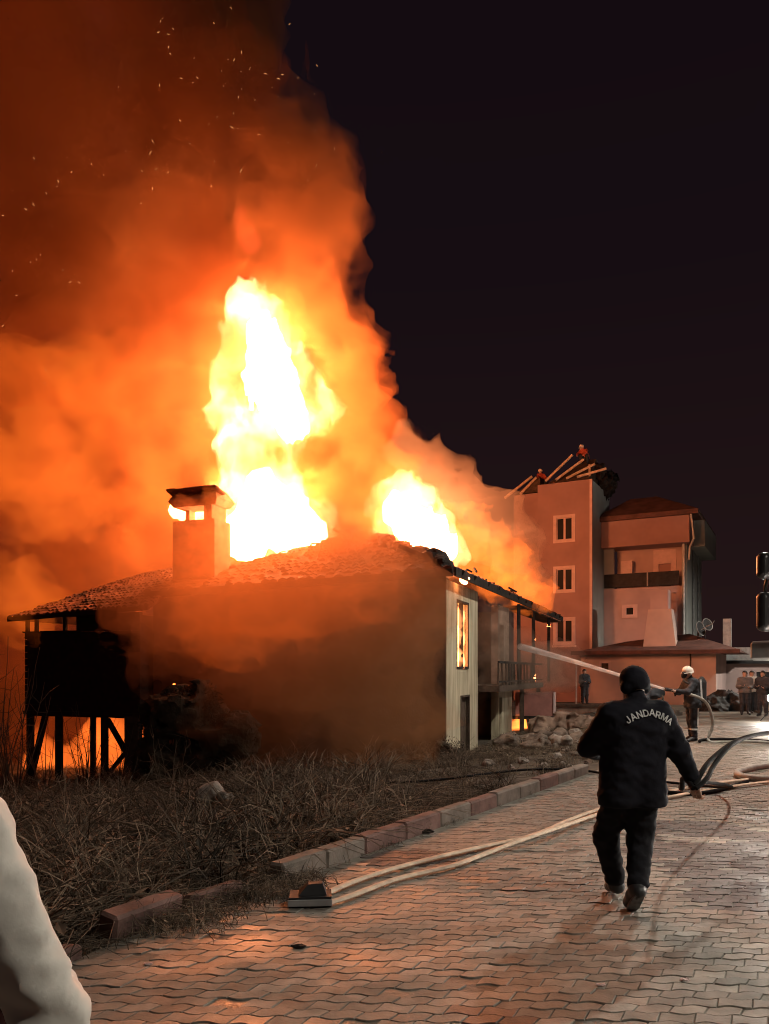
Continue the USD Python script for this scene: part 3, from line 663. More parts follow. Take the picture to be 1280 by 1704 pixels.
# pale block behind the annex at the right edge
wb = T('garage', 'grey garage with a dark shutter behind the annex at the right edge', 'garage', (22, 46, 0))
G = Fr((26.5, 45), (-.94, .34), (.34, .94))
wb.part('wall', G.carved((0, 6.6), (0, .3), (-1, 2.2), [((1.0, 4.6), (-.1, .5), (-1.1, 1.7))]), M['pale_block'])
wb.part('shutter', G.box((1.0, 4.6), (.1, .16), (-1, 1.7)), M['metal_dark'])
wb.part('roof', G.box((-.3, 6.9), (-.3, 5), (2.201, 2.4)), M['metal_dark'])
wb.part('upper_wall', G.box((.8, 6.3), (.4, 4), (2.401, 3.2)), M['metal_grey'])

# ------------------------------------------------------------------ lamps that light the place
def street_lamp(x, y, h, head, power, label, r=.16):
    z = gz(x, y); t = T('street_lamp', label, 'street lamp', (x, y, z), group='street lamps beside the road')
    hx, hy = head
    t.part('pole', tube([(x, y, z - .1), (x, y, h * .5), (x, y, h)], [.08, .065, .05], 10), M['metal_grey'])
    t.part('arm', tube(smooth_path([(x, y, h), (x + (hx - x) * .4, y + (hy - y) * .4, h + .25), (hx, hy, h + .3)], 10), .035, 8), M['metal_grey'])
    t.part('head', place(rbox((.6, .3, .12), .04), (hx, hy, h + .33), math.atan2(hy - y, hx - x)), M['metal_grey'])
    t.part('hood', join([place(box((-.32, -.20, -.13), (-.30, .20, .0)), (hx, hy, h + .275)), place(box((.30, -.20, -.13), (.32, .20, .0)), (hx, hy, h + .275)), place(box((-.299, -.20, -.13), (.299, -.18, .0)), (hx, hy, h + .275)), place(box((-.299, .18, -.13), (.299, .20, .0)), (hx, hy, h + .275))]), M['metal_dark'])
    t.part('lens', vf(trimesh.creation.icosphere(2, r)) if False else place((np.array(trimesh.creation.icosphere(2, r).vertices) * [1, 1, .4], np.array(trimesh.creation.icosphere(2, r).faces)), (hx, hy, h + .22)),
           emit(f'street_light_{int(power)}', (1.0, .92, .78), power))
street_lamp(9.9, 17.0, 11.0, (8.8, 16.8), 6200 * LAMP_FAR, 'tall street lamp at the right of the road beyond the hoses')
street_lamp(7.2, 1.2, 6.6, (6.2, 1.6), 1550 * LAMP_NEAR, 'lower street lamp at the right of the road beside the viewer')

street_lamp(25.2, 36.5, 9.0, (24.0, 36.0), 9000 * LAMP_FAR, 'added unseen street lamp at the far right lighting the apartment side walls')  # added lamp out of view, brightens the apartment sides and far ground

# fire engine, parked at the right just past the edge of the picture; its mirrors reach into view
fe = T('fire_engine', 'red fire engine at the right edge with two tall black side mirrors', 'fire engine', (6.8, 11.5, 0))
E_ = Fr((4.78, 8.35), (.80, -.60), (.60, .80))
eb = lambda size, a, b, z, r=.06: E_.m(place(rbox(size, r), (a, b, z)))
fe.part('cab', eb((2.4, 2.2, 2.1), 1.2, 1.2, 1.75, .12), M['truck_red'])
fe.part('body', eb((2.45, 4.6, 2.3), 1.2, 4.7, 1.75), M['truck_red'])
fe.part('bumper', eb((2.45, .3, .4), 1.2, .0, .65, .05), M['metal_grey'])
fe.part('windscreen', eb((2.1, .04, .9), 1.2, .085, 2.25, .01), M['pane'])
for wx in (.2, 2.2):
    for wy in (1.1, 5.3):
        fe.part('wheel', E_.m(place(vf(trimesh.creation.cylinder(.48, .32, sections=24)), (wx, wy, .48), 0, ry=math.pi / 2)), M['tyre'])
for top, bot, k_ in ((3.04, 2.75, 0), (2.61, 2.18, 0)):
    fe.part('side_mirror', place(pebble((.20, .15, top - bot), .07), (4.14 + k_, 8.48, (top + bot) / 2), .25), M['mirror_black'])
fe.part('mirror_arm', tube(smooth_path([(4.8, 8.4, 2.9), (4.45, 8.45, 3.06), (4.24, 8.5, 2.9), (4.22, 8.5, 2.3), (4.4, 8.45, 2.08), (4.8, 8.4, 2.05)], 30), .022, 8), M['mirror_black'])
fe.part('grab_box', place(rbox((.42, .5, .22), .03), (4.44, 8.75, 1.98), .6), M['metal_grey'])
fe.part('marker_lamp', place(rbox((.08, .08, .12), .02), (4.26, 8.5, 3.14)), mat('lamp_green', (.25, .42, .12), .3, 0, bump=0))
hl = emit('headlight_glass', (1.0, .93, .82), 420.0 * HEADLAMP)
for a_ in (.3, 2.1):
    fe.part('headlight', eb((.32, .06, .2), a_, -.18, .85, .03), hl)

# work light on a stand among the bystanders, its glare lying on the wet road
fl = T('work_light', 'bright white work light on a stand at the right edge behind the hoses', 'work light', at(1284, 1200, 27))
b_ = at(1284, 1200, 27); b_[2] = 0
for k_ in range(3): fl.part('leg', tube([b_ + [0, 0, .45], b_ + [.35 * math.cos(k_ * 2.1 + .4), .35 * math.sin(k_ * 2.1 + .4), .02]], .015, 6), M['metal_dark'])
fl.part('mast', tube([b_ + [0, 0, .4], b_ + [0, 0, .72]], .02, 8), M['metal_dark'])
fl.part('housing', place(rbox((.34, .16, .24), .03), b_ + [0, .1, .82], .35), M['metal_dark'])
fl.part('lens', place(rbox((.28, .02, .18), .008), b_ + [-.004, .005, .82], .35), emit('work_light_lens', (1.0, .95, .88), 2200))
# ------------------------------------------------------------------ clutter between house and annex
pnl = T('pink_shed', 'low pink rendered shed wall on dark props under the veranda end', 'shed wall', at(886, 1235, 28.5))
S_ = Fr(tuple(at(858, 1150, 29)[:2]), (.96, -.28), (.28, .96))
M['pink'] = mat('pink_render', (.42, .19, .16), .9, .2, 2, .4, 14, .01)
pnl.part('panel', S_.box((0, 1.45), (0, .12), (.1, .98)), M['pink'])
pnl.part('beam', S_.box((-.1, 1.6), (-.05, .2), (-.02, .098)), M['char'])
pnl.part('back_wall', S_.box((.6, 3.3), (.9, 1.1), (-1.4, .05)), M['soot'])
pnl.part('post', beam(S_.p(1.42, -.05, .98), S_.p(1.42, -.05, .1), .09, .09), M['trim'])
pnl.part('post', beam(S_.p(.45, -.06, .0), S_.p(.62, -.15, -1.0), .1, .1), M['old_wood'])
pnl.part('post', beam(S_.p(1.2, -.05, .05), S_.p(1.55, -.2, -1.1), .15, .12), M['soot'])
pnl.part('plank', beam(S_.p(.55, -.15, -.22), S_.p(1.2, -.1, -.18), .2, .06), M['rose'])
wl = T('garden_wall', 'dark low rubble wall with a ledge behind the wreckage', 'wall', at(945, 1190, 33))
W_ = Fr(tuple(at(910, 1150, 34)[:2]), (.98, -.2), (.2, .98))
wl.part('wall', W_.box((-.4, 2.3), (0, .4), (-1.2, .2)), M['soot'])
wl.part('ledge', W_.box((-.4, 2.3), (-.1, .45), (.201, .32)), M['old_wood'])
fp = T('fence_pole', 'thin pale fence pole standing left of the annex', 'pole', (*at(960, 1165, 38)[:2], gz(*at(960, 1165, 38)[:2])))
q0 = at(959, 1102, 38); fp.part('shaft', tube([(q0[0], q0[1], -.6), q0], .035), M['metal_grey']); fp.part('foot', tube([(q0[0], q0[1], -.65), (q0[0], q0[1], -.45)], .08), M['rubble'])
# heaps, stones
def heap(name, label, cat, px, py, Y, w, h, m, seed, group=None, edge=.07):
    c = at(px, py, Y); r = np.random.default_rng(seed)
    z = gz(c[0], c[1])
    bl = [(c[0] + (q_ := r.uniform(-w, w)) * .5, c[1] + r.uniform(-.3, .3) * w, z + r.uniform(-.05, .45) * h * (1.1 - abs(q_) / w), r.uniform(.2, .5) * h + .07) for _ in range(26)]
    solo(name, largest(blobs(bl, edge, [(.45, .14, (1, 1, 1)), (.17, .09, (1, 1, 1))], .05, .4, seed)), m, label, cat, group, smooth=True)
heap('rubble_heap', 'heap of broken masonry in front of the burning veranda', 'rubble', 915, 1240, 22.5, 3.0, .22, M['rubble'], 1)
heap('rubble_heap', 'pale muddy rubble bank along the road behind the firefighter', 'rubble', 1100, 1195, 30, 5.0, .25, M['rubble'], 2)
heap('rubble_heap', 'dark debris heap beside the bystanders at the annex wall', 'rubble', 1212, 1172, 35, 1.8, 1.0, M['metal_dark'], 3)
heap('rubble_heap', 'low earth heap right of the pink shed wall', 'rubble', 950, 1200, 27, 2.0, .5, M['soot'], 5)
def stone(px, py, Y, r, label, seed, m='rock', sq=.7, group=None):
    c = at(px, py, Y); rr = np.random.default_rng(seed)
    bl = [(*(c + rr.normal(0, r * .45, 3) * [1, 1, .5]), r * rr.uniform(.5, .9)) for _ in range(4)]
    solo('stone', largest(blobs(bl, r / 5, [(r * .9, r * .16, (1, 1, 1))], r * .15, r * .8, seed)), M[m], label, 'stone', group, smooth=25)
stone(348, 1322, 12.6, .20, 'large pale broken stone in the weeds before the dark wall', 1)
stone(372, 1326, 12.4, .11, 'smaller pale stone touching the large one in the weeds', 2)
stone(930, 1232, 21.5, .19, 'large white stone beside the leaning prop of the shed', 3)
stone(405, 1392, 9.5, .08, 'small pale stone in the weeds behind the kerb gap', 4)
stone(815, 1272, 17, .12, 'stone half sunk in the grass below the cream wall', 5)
stone(958, 1222, 22.5, .17, 'rosy stone right of the large white one', 6)
for k_ in range(46):
    r_ = np.random.default_rng(100 + k_); px_, py_ = r_.uniform(850, 985), r_.uniform(1225, 1285); Y_ = 1300 * 2.05 / (py_ - 1117) * r_.uniform(.95, 1.0)
    c_ = at(px_, py_, Y_); stone_r = r_.uniform(.04, .10); c_[2] = gz(c_[0], c_[1]) + stone_r * .3
    v_, f_ = vf(trimesh.creation.icosphere(1, stone_r)); v_ = v_ * r_.uniform(.6, 1.3, 3) + r_.normal(0, stone_r * .1, v_.shape)
    solo('rubble_stone', (v_ + c_, f_), M['rock' if k_ % 3 else 'rubble'], 'one of the small loose stones strewn between kerb and veranda', 'stone', 'loose stones beside the kerb', smooth=20)
# bits lying on the pavers
for px_, py_, s_, lb, mm in ((712, 1386, .05, 'small dark clod on the pavers below the kerb', 'char'), (600, 1423, .03, 'small pale chip on the pavers near the kerb', 'rock'), (497, 1577, .035, 'thin dark stick lying on the pavers in front of the hose coupling', 'char'),
                         (1000, 1640, .02, 'white paper scrap on the pavers near the bottom right', 'trim'), (1140, 1632, .022, 'white fleck on the pavers furthest right', 'trim'), (246, 1605, .018, 'white fleck on the pavers by the fallen kerb stone', 'trim')):
    Y_ = 1300 * 1.75 / (py_ - 1117); c_ = at(px_, py_, Y_)
    v_, f_ = vf(trimesh.creation.icosphere(1, s_)); r_ = np.random.default_rng(int(px_)); v_ = v_ * [1.5, .7, .3] + r_.normal(0, s_ * .12, v_.shape)
    solo('debris_scrap', (v_ + c_ + [0, 0, s_ * .25], f_), M[mm], lb, 'scrap', smooth=20)
# ------------------------------------------------------------------ weeds, shrubs
def stalk(r, h, base, lean, bend, r0):
    n = 5; t = np.linspace(0, 1, n)
    d = np.array([math.cos(lean), math.sin(lean)]) ; s = np.array([-d[1], d[0]])
    p = np.c_[base[0] + d[0] * bend * t ** 2 * h + s[0] * r.normal(0, .1) * h * t ** 3, base[1] + d[1] * bend * t ** 2 * h + s[1] * r.normal(0, .1) * h * t ** 3, base[2] + h * (t - .35 * abs(bend) * t ** 2.5)]
    p[1:-1] += r.normal(0, .02 * h, (n - 2, 3))
    return tube(p, r0 * (1 - .75 * t), 3, cap=False)
protos = []
UsdGeom.Scope.Define(stage, '/World/Looks/none')
def clump(seed, n, h, spread, r0, m, leaf=.3):
    r = np.random.default_rng(seed); ms = []
    for _ in range(n):
        b = r.normal(0, spread, 2); ms.append(stalk(r, h * r.uniform(.4, 1.1), (*b, -.03), r.uniform(0, 6.28), (r.uniform(.1, 1.3) if r.random() < .7 else r.uniform(1.3, 2.0)), r0 * r.uniform(.7, 1.4)))
        if r.random() < leaf:                   # curled dead leaf
            c = np.array([*b, 0]) + r.normal(0, h * .25, 3) * [1, 1, .3] + [0, 0, h * .35]; a = r.uniform(0, 6.28); L = h * r.uniform(.12, .25)
            u = np.array([math.cos(a), math.sin(a), r.normal(0, .4)]) * L; w = np.array([-math.sin(a), math.cos(a), .3]) * L * .2
            ms.append((np.array([c, c + u * .5 + w, c + u, c + u * .5 - w + [0, 0, .1 * L]]), np.array([[0, 1, 2], [0, 2, 3]])))
    return join(ms)
weeds = UsdGeom.PointInstancer.Define(stage, '/World/dry_weeds')
setd(weeds.GetPrim(), label='tangled dry weeds covering the lot between kerb and house', category='weeds', kind='stuff')
specs = [(1, 12, .55, .10, .0068), (2, 12, .42, .12, .006), (3, 18, .30, .12, .0045), (4, 8, .75, .08, .0068), (5, 20, .22, .14, .004)]
paths = []
for s_, n_, h_, sp, r0 in specs:
    p_ = f'/World/dry_weeds/clump_{s_:03d}'; usdkit.mesh(stage, p_, clump(s_, n_, h_, sp, r0, None), M['weed']); paths.append(p_)
weeds.CreatePrototypesRel().SetTargets([Sdf.Path(p) for p in paths])
r = np.random.default_rng(5); pos, idx, sc, ori = [], [], [], []
wx, wy = r.uniform(-13, 8, 24000), 3.2 + 24 * r.random(24000) ** 1.9
shapely.prepare(LOT); win = shapely.contains(LOT, shapely.points(wx, wy)); wdk = shapely.distance(shapely.points(wx, wy), KERB)
wz_, wbig = ground_z(np.c_[wx, wy]), meshkit.fbm(np.c_[wx * .5, wy * .5, 0 * wx], 3, 4)
for x, y, in_, dk, z_, big in zip(wx, wy, win, wdk, wz_, wbig):
    if not in_ or len(pos) >= 7800: continue
    a_ = (-(x - CX) * .9354 + (y - CY) * .3536); b_ = (x - CX) * .3536 + (y - CY) * .9354
    if b_ > -.05 and -.1 < a_ < 9.3: continue
    if y > 12 and dk < 2.5 and r.random() < .75: continue
    if -.6 * y - .5 > x or x > .45 * y + 1: continue
    if big < .44 and r.random() < .75: continue
    if y > 15 and x < -3 and r.random() < .55: continue
    near = dk < .35
    k = r.choice(5, p=[.1, .15, .35, .0, .4] if near or x > 2 else [.28, .22, .2, .16, .14])
    pos.append((x, y, z_)); idx.append(int(k)); s = r.uniform(.65, 1.15) * (.6 if near else 1) * (.75 + .5 * big) * (.75 if x > 0 else 1); sc.append((s, s, s * r.uniform(.8, 1.2))); a = r.uniform(0, 6.28); ori.append(Gf.Quath(math.cos(a / 2), 0, 0, math.sin(a / 2)))
# spill over the fallen kerb stones onto the pavers
for _ in range(90):
    y = r.uniform(5.2, 6.6); x = -1.65 + (y - 5.2) * .62 + r.normal(.1, .16); pos.append((x, y, 0.0)); idx.append(int(r.choice([2, 4]))); s = r.uniform(.5, .9); sc.append((s, s, s)); a = r.uniform(0, 6.28); ori.append(Gf.Quath(math.cos(a / 2), 0, 0, math.sin(a / 2)))
weeds.CreatePositionsAttr(Vt.Vec3fArray([Gf.Vec3f(*map(float, p)) for p in pos])); weeds.CreateProtoIndicesAttr(Vt.IntArray(idx))
weeds.CreateScalesAttr(Vt.Vec3fArray([Gf.Vec3f(*map(float, p)) for p in sc])); weeds.CreateOrientationsAttr(Vt.QuathArray(ori))

def twig_tree(r, base, h, n, spread, r0):
    ms = []
    for _ in range(n):
        a = r.uniform(0, 6.28); d = np.array([math.cos(a), math.sin(a), 0]) * r.uniform(.1, spread)
        p = np.array(base, float) + [r.normal(0, .05), r.normal(0, .05), -.1]; pts = [p]
        L = h * r.uniform(.6, 1.05)
        for k in range(6):
            d = d + r.normal(0, .07, 3); p = p + (d + [0, 0, 1.0]) * L / 6; pts.append(p)
        ms.append(tube(smooth_path(pts, 9), r0 * np.linspace(1, .3, 9), 4, cap=False))
        for k in range(4):
            q = pts[r.integers(2, 6)]; e = q + np.array([r.normal(0, .3), r.normal(0, .3), r.uniform(.15, .5)]) * L * .45
            ms.append(tube([q, (q + e) / 2 + r.normal(0, .03, 3) * L, e], [r0 * .45, r0 * .32, r0 * .15], 3, cap=False))
    return join(ms)
def shrub(px, py, Y, h, n, spread, r0, label, seed, m='twig'):
    c = at(px, py, Y); z = gz(c[0], c[1]); r = np.random.default_rng(seed)
    t = T('bare_shrub', label, 'shrub', (c[0], c[1], z))
    t.part('stems', twig_tree(r, (c[0], c[1], z), h, n, spread, r0), M[m])
    t.part('root_crown', blobs([(c[0], c[1], z, .09 + r0)], .05, [(.1, .03, (1, 1, 1))], .05, .1), M[m])
shrub(22, 1300, 18, 3.4, 12, .35, .018, 'tall bare shrub at the left frame edge beside the stilt room', 1)
shrub(2, 1290, 20, 3.8, 10, .3, .02, 'bare shrub left of all others, cut by the frame', 2)
shrub(75, 1310, 19.5, 1.9, 9, .5, .014, 'bare shrub between the two left stilts', 3)
shrub(140, 1310, 20, 2.1, 12, .6, .014, 'spreading bare shrub before the glow under the stilt room', 4)
shrub(205, 1305, 19.5, 1.5, 9, .5, .012, 'short bare shrub at the thick stilt', 5)
shrub(278, 1300, 17, 1.5, 8, .5, .010, 'thin pale-stemmed shrub before the dark bush', 6, 'weed')
shrub(500, 1310, 13, .85, 9, .5, .007, 'low dry shrub in front of the middle of the dark wall', 7, 'weed')
shrub(120, 1390, 9.5, .95, 12, .7, .007, 'tangled dry shrub left of the lot above the white sleeve', 8, 'weed')
shrub(255, 1400, 8.5, .75, 12, .7, .006, 'curved-stemmed dry shrub behind the fallen kerb stone', 9, 'weed')
shrub(420, 1400, 7.6, .55, 10, .8, .006, 'dry shrub spilling over the gap in the kerb', 10, 'weed')
shrub(630, 1330, 11, .5, 10, .8, .006, 'dry shrub behind the middle kerb stones', 11, 'weed')

# dark overgrown bush in front of the wall
r = np.random.default_rng(21); c = at(325, 1300, 19.5); zb = gz(c[0], c[1])
bsh = T('dark_bush', 'large dark leafy bush heaped against the front wall beside the stilts', 'bush', (c[0], c[1], zb))
px_m = 19.5 / 1300
lump = []
for px_, py_, rr in ((300, 1290, .55), (262, 1265, .45), (265, 1200, .5), (300, 1180, .5), (338, 1165, .38), (340, 1210, .6), (380, 1220, .5), (405, 1225, .30), (375, 1260, .45), (330, 1265, .6), (262, 1290, .4)):
    lump.append((*(at(px_, py_, 19.5) + [0, r.uniform(-.2, .3), 0]), rr * .72))
bsh.part('inner_growth', blobs(lump, .12, [(.6, .28, (1, 1, 1)), (.22, .12, (1, 1, 1))], .3, .5, 4), M['bush'])
lv, lf = [], []
L_ = np.array(lump)
for k_ in range(15000):
    b = L_[r.integers(len(L_))]; d = r.normal(0, 1, 3); d /= np.linalg.norm(d); p = b[:3] + d * b[3] * r.uniform(.8, 1.5)
    u = r.normal(0, 1, 3); u /= np.linalg.norm(u); w = np.cross(u, d); w /= np.linalg.norm(w) + 1e-9; s = r.uniform(.035, .085)
    o = len(lv); lv += [p, p + u * s + w * s * .35, p + u * 2 * s, p + u * s - w * s * .35]; lf += [[o, o + 1, o + 2], [o, o + 2, o + 3]]
bsh.part('leaves', (np.array(lv), np.array(lf)), M['bush'], kind='stuff')
bsh.part('stems', join([twig_tree(r, (*at(px_, 1300, 19.4)[:2], zb), h_, 5, .3, .02) for px_, h_ in ((265, 1.8), (300, 2.0), (338, 2.3), (380, 1.5))]), M['twig'])

def leafy(label, balls, seed, n):
    L2 = np.array(balls); r = np.random.default_rng(seed); t = T('low_bush', label, 'bush', (L2[0, 0], L2[0, 1], gz(L2[0, 0], L2[0, 1])))
    t.part('inner_growth', blobs([(*b[:3], b[3] * .6) for b in balls], .08, [(.3, .12, (1, 1, 1))], .2, .3, seed), M['bush'])
    k = r.integers(len(L2), size=n); d = r.normal(0, 1, (n, 3)); d /= np.linalg.norm(d, axis=1, keepdims=True); p = L2[k, :3] + d * (L2[k, 3] * r.uniform(.6, 1.25, n))[:, None]
    u = r.normal(0, 1, (n, 3)) + [0, 0, .8]; u /= np.linalg.norm(u, axis=1, keepdims=True); w = np.cross(u, d); w /= np.linalg.norm(w, axis=1, keepdims=True) + 1e-9; s_ = r.uniform(.02, .05, (n, 1))
    v = np.stack([p, p + u * s_ + w * s_ * .35, p + u * 2 * s_, p + u * s_ - w * s_ * .35], 1).reshape(-1, 3); o = np.arange(n)[:, None] * 4
    t.part('leaves', (v, np.vstack([o + [0, 1, 2], o + [0, 2, 3]])), M['bush'], kind='stuff')
leafy('low dark bush at the foot of the cream corner of the house', [(*at(px_, py_, 19.7), r_) for px_, py_, r_ in ((705, 1262, .36), (735, 1255, .42), (760, 1258, .32), (690, 1272, .25), (745, 1272, .35))], 31, 2600)
leafy('small dark plant under the recessed wall of the house', [(*at(px_, py_, 20.2), r_) for px_, py_, r_ in ((800, 1262, .2), (815, 1258, .22), (828, 1264, .16))], 32, 900)
# ------------------------------------------------------------------ hoses
def hose(name, pts, r, m, label, n=60, flat=1.0, coup=None):
    t = T(name, label, 'hose', pts[0])
    P = smooth_path(pts, n); t.part('hose_line', tube(P, r, 10, flat), m, smooth=40)
    if coup: t.part('coupling', tube([P[0] + (P[0] - P[3]) * .0, P[0] + (P[0] - P[3]) / np.linalg.norm(P[0] - P[3]) * .14], r * 1.25, 12), M['metal_grey'])
    return t
G_ = lambda px, py, z=.03: at(px, py, 1300 * (1.75 - z) / (py - 1117))
hose('fire_hose', [G_(545, 1486), G_(600, 1463), G_(690, 1436), G_(800, 1410), G_(880, 1392), G_(940, 1368), G_(1000, 1346), G_(1100, 1320), G_(1290, 1292)], .034, M['hose_pale'], 'upper pale canvas hose running from the coupling up the road', flat=.55)
hose('fire_hose', [G_(547, 1503), G_(600, 1485), G_(660, 1463), G_(740, 1444), G_(820, 1416), G_(880, 1394, .07), G_(945, 1372, .06), G_(1005, 1352), G_(1110, 1327), G_(1290, 1300)], .034, M['hose_pale'], 'lower pale canvas hose, crossing the other before the gendarme', flat=.55)
hose('fire_hose', [G_(1150, 1318, .5) if False else at(1154, 1312, 5.62), at(1146, 1298, 5.68), at(1138, 1292, 5.8), at(1136, 1304, 5.95), at(1133, 1310, 6.4), G_(1112, 1302), G_(1075, 1298), G_(1040, 1294), G_(960, 1281), G_(900, 1280), G_(840, 1284), G_(760, 1294), G_(700, 1300), G_(640, 1302)], .020, M['hose_black'], 'black hose from the gendarme hand trailing left over the kerb', 90)
hose('fire_hose', [at(1156, 1308, 5.64), at(1164, 1292, 5.7), at(1185, 1263, 6.0), at(1215, 1239, 6.4), at(1250, 1225, 6.9), at(1285, 1219, 7.4), at(1350, 1222, 8.0), at(1440, 1240, 8.6)], .019, M['hose_black'], 'black hose arching from the gendarme hand to the right edge, upper loop')
hose('fire_hose', [at(1158, 1312, 5.60), at(1168, 1304, 5.62), at(1183, 1283, 5.85), at(1205, 1252, 6.2), at(1235, 1230, 6.7), at(1272, 1221, 7.2), at(1340, 1228, 7.8), at(1430, 1260, 8.4)], .018, M['hose_black'], 'black hose under the upper loop, held in the same hand')
hose('fire_hose', [G_(1108, 1318), G_(1150, 1321), G_(1192, 1316), G_(1220, 1308), G_(1244, 1301)], .03, M['hose_black'], 'short dark hose end lying on the pavers behind the gendarme hand')
hose('fire_hose', [G_(1300, 1272, .05), G_(1262, 1276, .05), G_(1236, 1282, .05), G_(1230, 1290, .05), G_(1246, 1294, .05), G_(1300, 1292, .05)], .055, M['hose_grey'], 'fat grey hose bend lying at the right edge')
hose('fire_hose', [G_(1300, 1236, .04), G_(1240, 1231, .04), G_(1200, 1230, .04), G_(1165, 1234, .04)], .035, M['hose_black'], 'dark hose lying across the wet road behind the arching hoses')
# coupling block the pale hoses run into
cb = T('hose_coupling', 'dark wedge-shaped hose ramp block on the pavers at the pale hose ends', 'hose ramp', G_(517, 1512, 0))
c_ = G_(517, 1505, 0)
wedge = m3.Manifold.hull_points(np.array([[-.16, -.09, 0], [.155, -.09, 0], [-.16, .13, 0], [.155, .13, 0], [-.16, -.09, .075], [.155, -.09, .08], [-.155, .12, .075], [.155, .12, .08]]))
cb.part('base', place(wedge, c_, .08), M['metal_dark'])
cb.part('top', place(m3.Manifold.hull_points(np.array([[-.09, -.06, .081], [.12, -.06, .081], [-.09, .1, .081], [.12, .1, .081], [-.02, -.02, .155], [.09, -.02, .16], [-.02, .06, .155], [.09, .06, .16]])), c_, .08), M['metal_dark'])
cb.part('edge_plate', place(rbox((.33, .012, .05), .004), c_ + [0.005, -.105, .04], .08), M['metal_grey'])
# ------------------------------------------------------------------ people
def curl_hand(fl, wr, d, up, side, s=1.0, curl=1.0):
    """palm from the wrist along d, five bent fingers; up: back of the hand, side: towards the thumb"""
    d, up, side = (np.array(v, float) / np.linalg.norm(v) for v in (d, up, side))
    wr = np.array(wr, float)
    for k in range(4):
        o = side * (.030 - .020 * k) * s
        fl.add(wr + o * .6, wr + d * .085 * s + o, .014 * s, .011 * s, .008)
        L = (.036, .042, .039, .03)[k] * s; p = wr + d * .088 * s + o; a = .35 * curl
        for b in range(3):
            q = p + (d * math.cos(a) - up * math.sin(a)) * L * (1, .75, .6)[b]; fl.add(p, q, .0092 * s, .0082 * s, .004); p = q; a += .75 * curl
    p = wr + d * .025 * s + side * .03 * s
    for b in range(2):
        q = p + (d * .7 + side * (.55 - .5 * b) - up * .45) * .036 * s; fl.add(p, q, .0115 * s, .0095 * s, .006); p = q
def limb(fl, pts, rs, k=.03):
    for a, b, r0, r1 in zip(pts[:-1], pts[1:], rs[:-1], rs[1:]): fl.add(a, b, r0, r1, k)

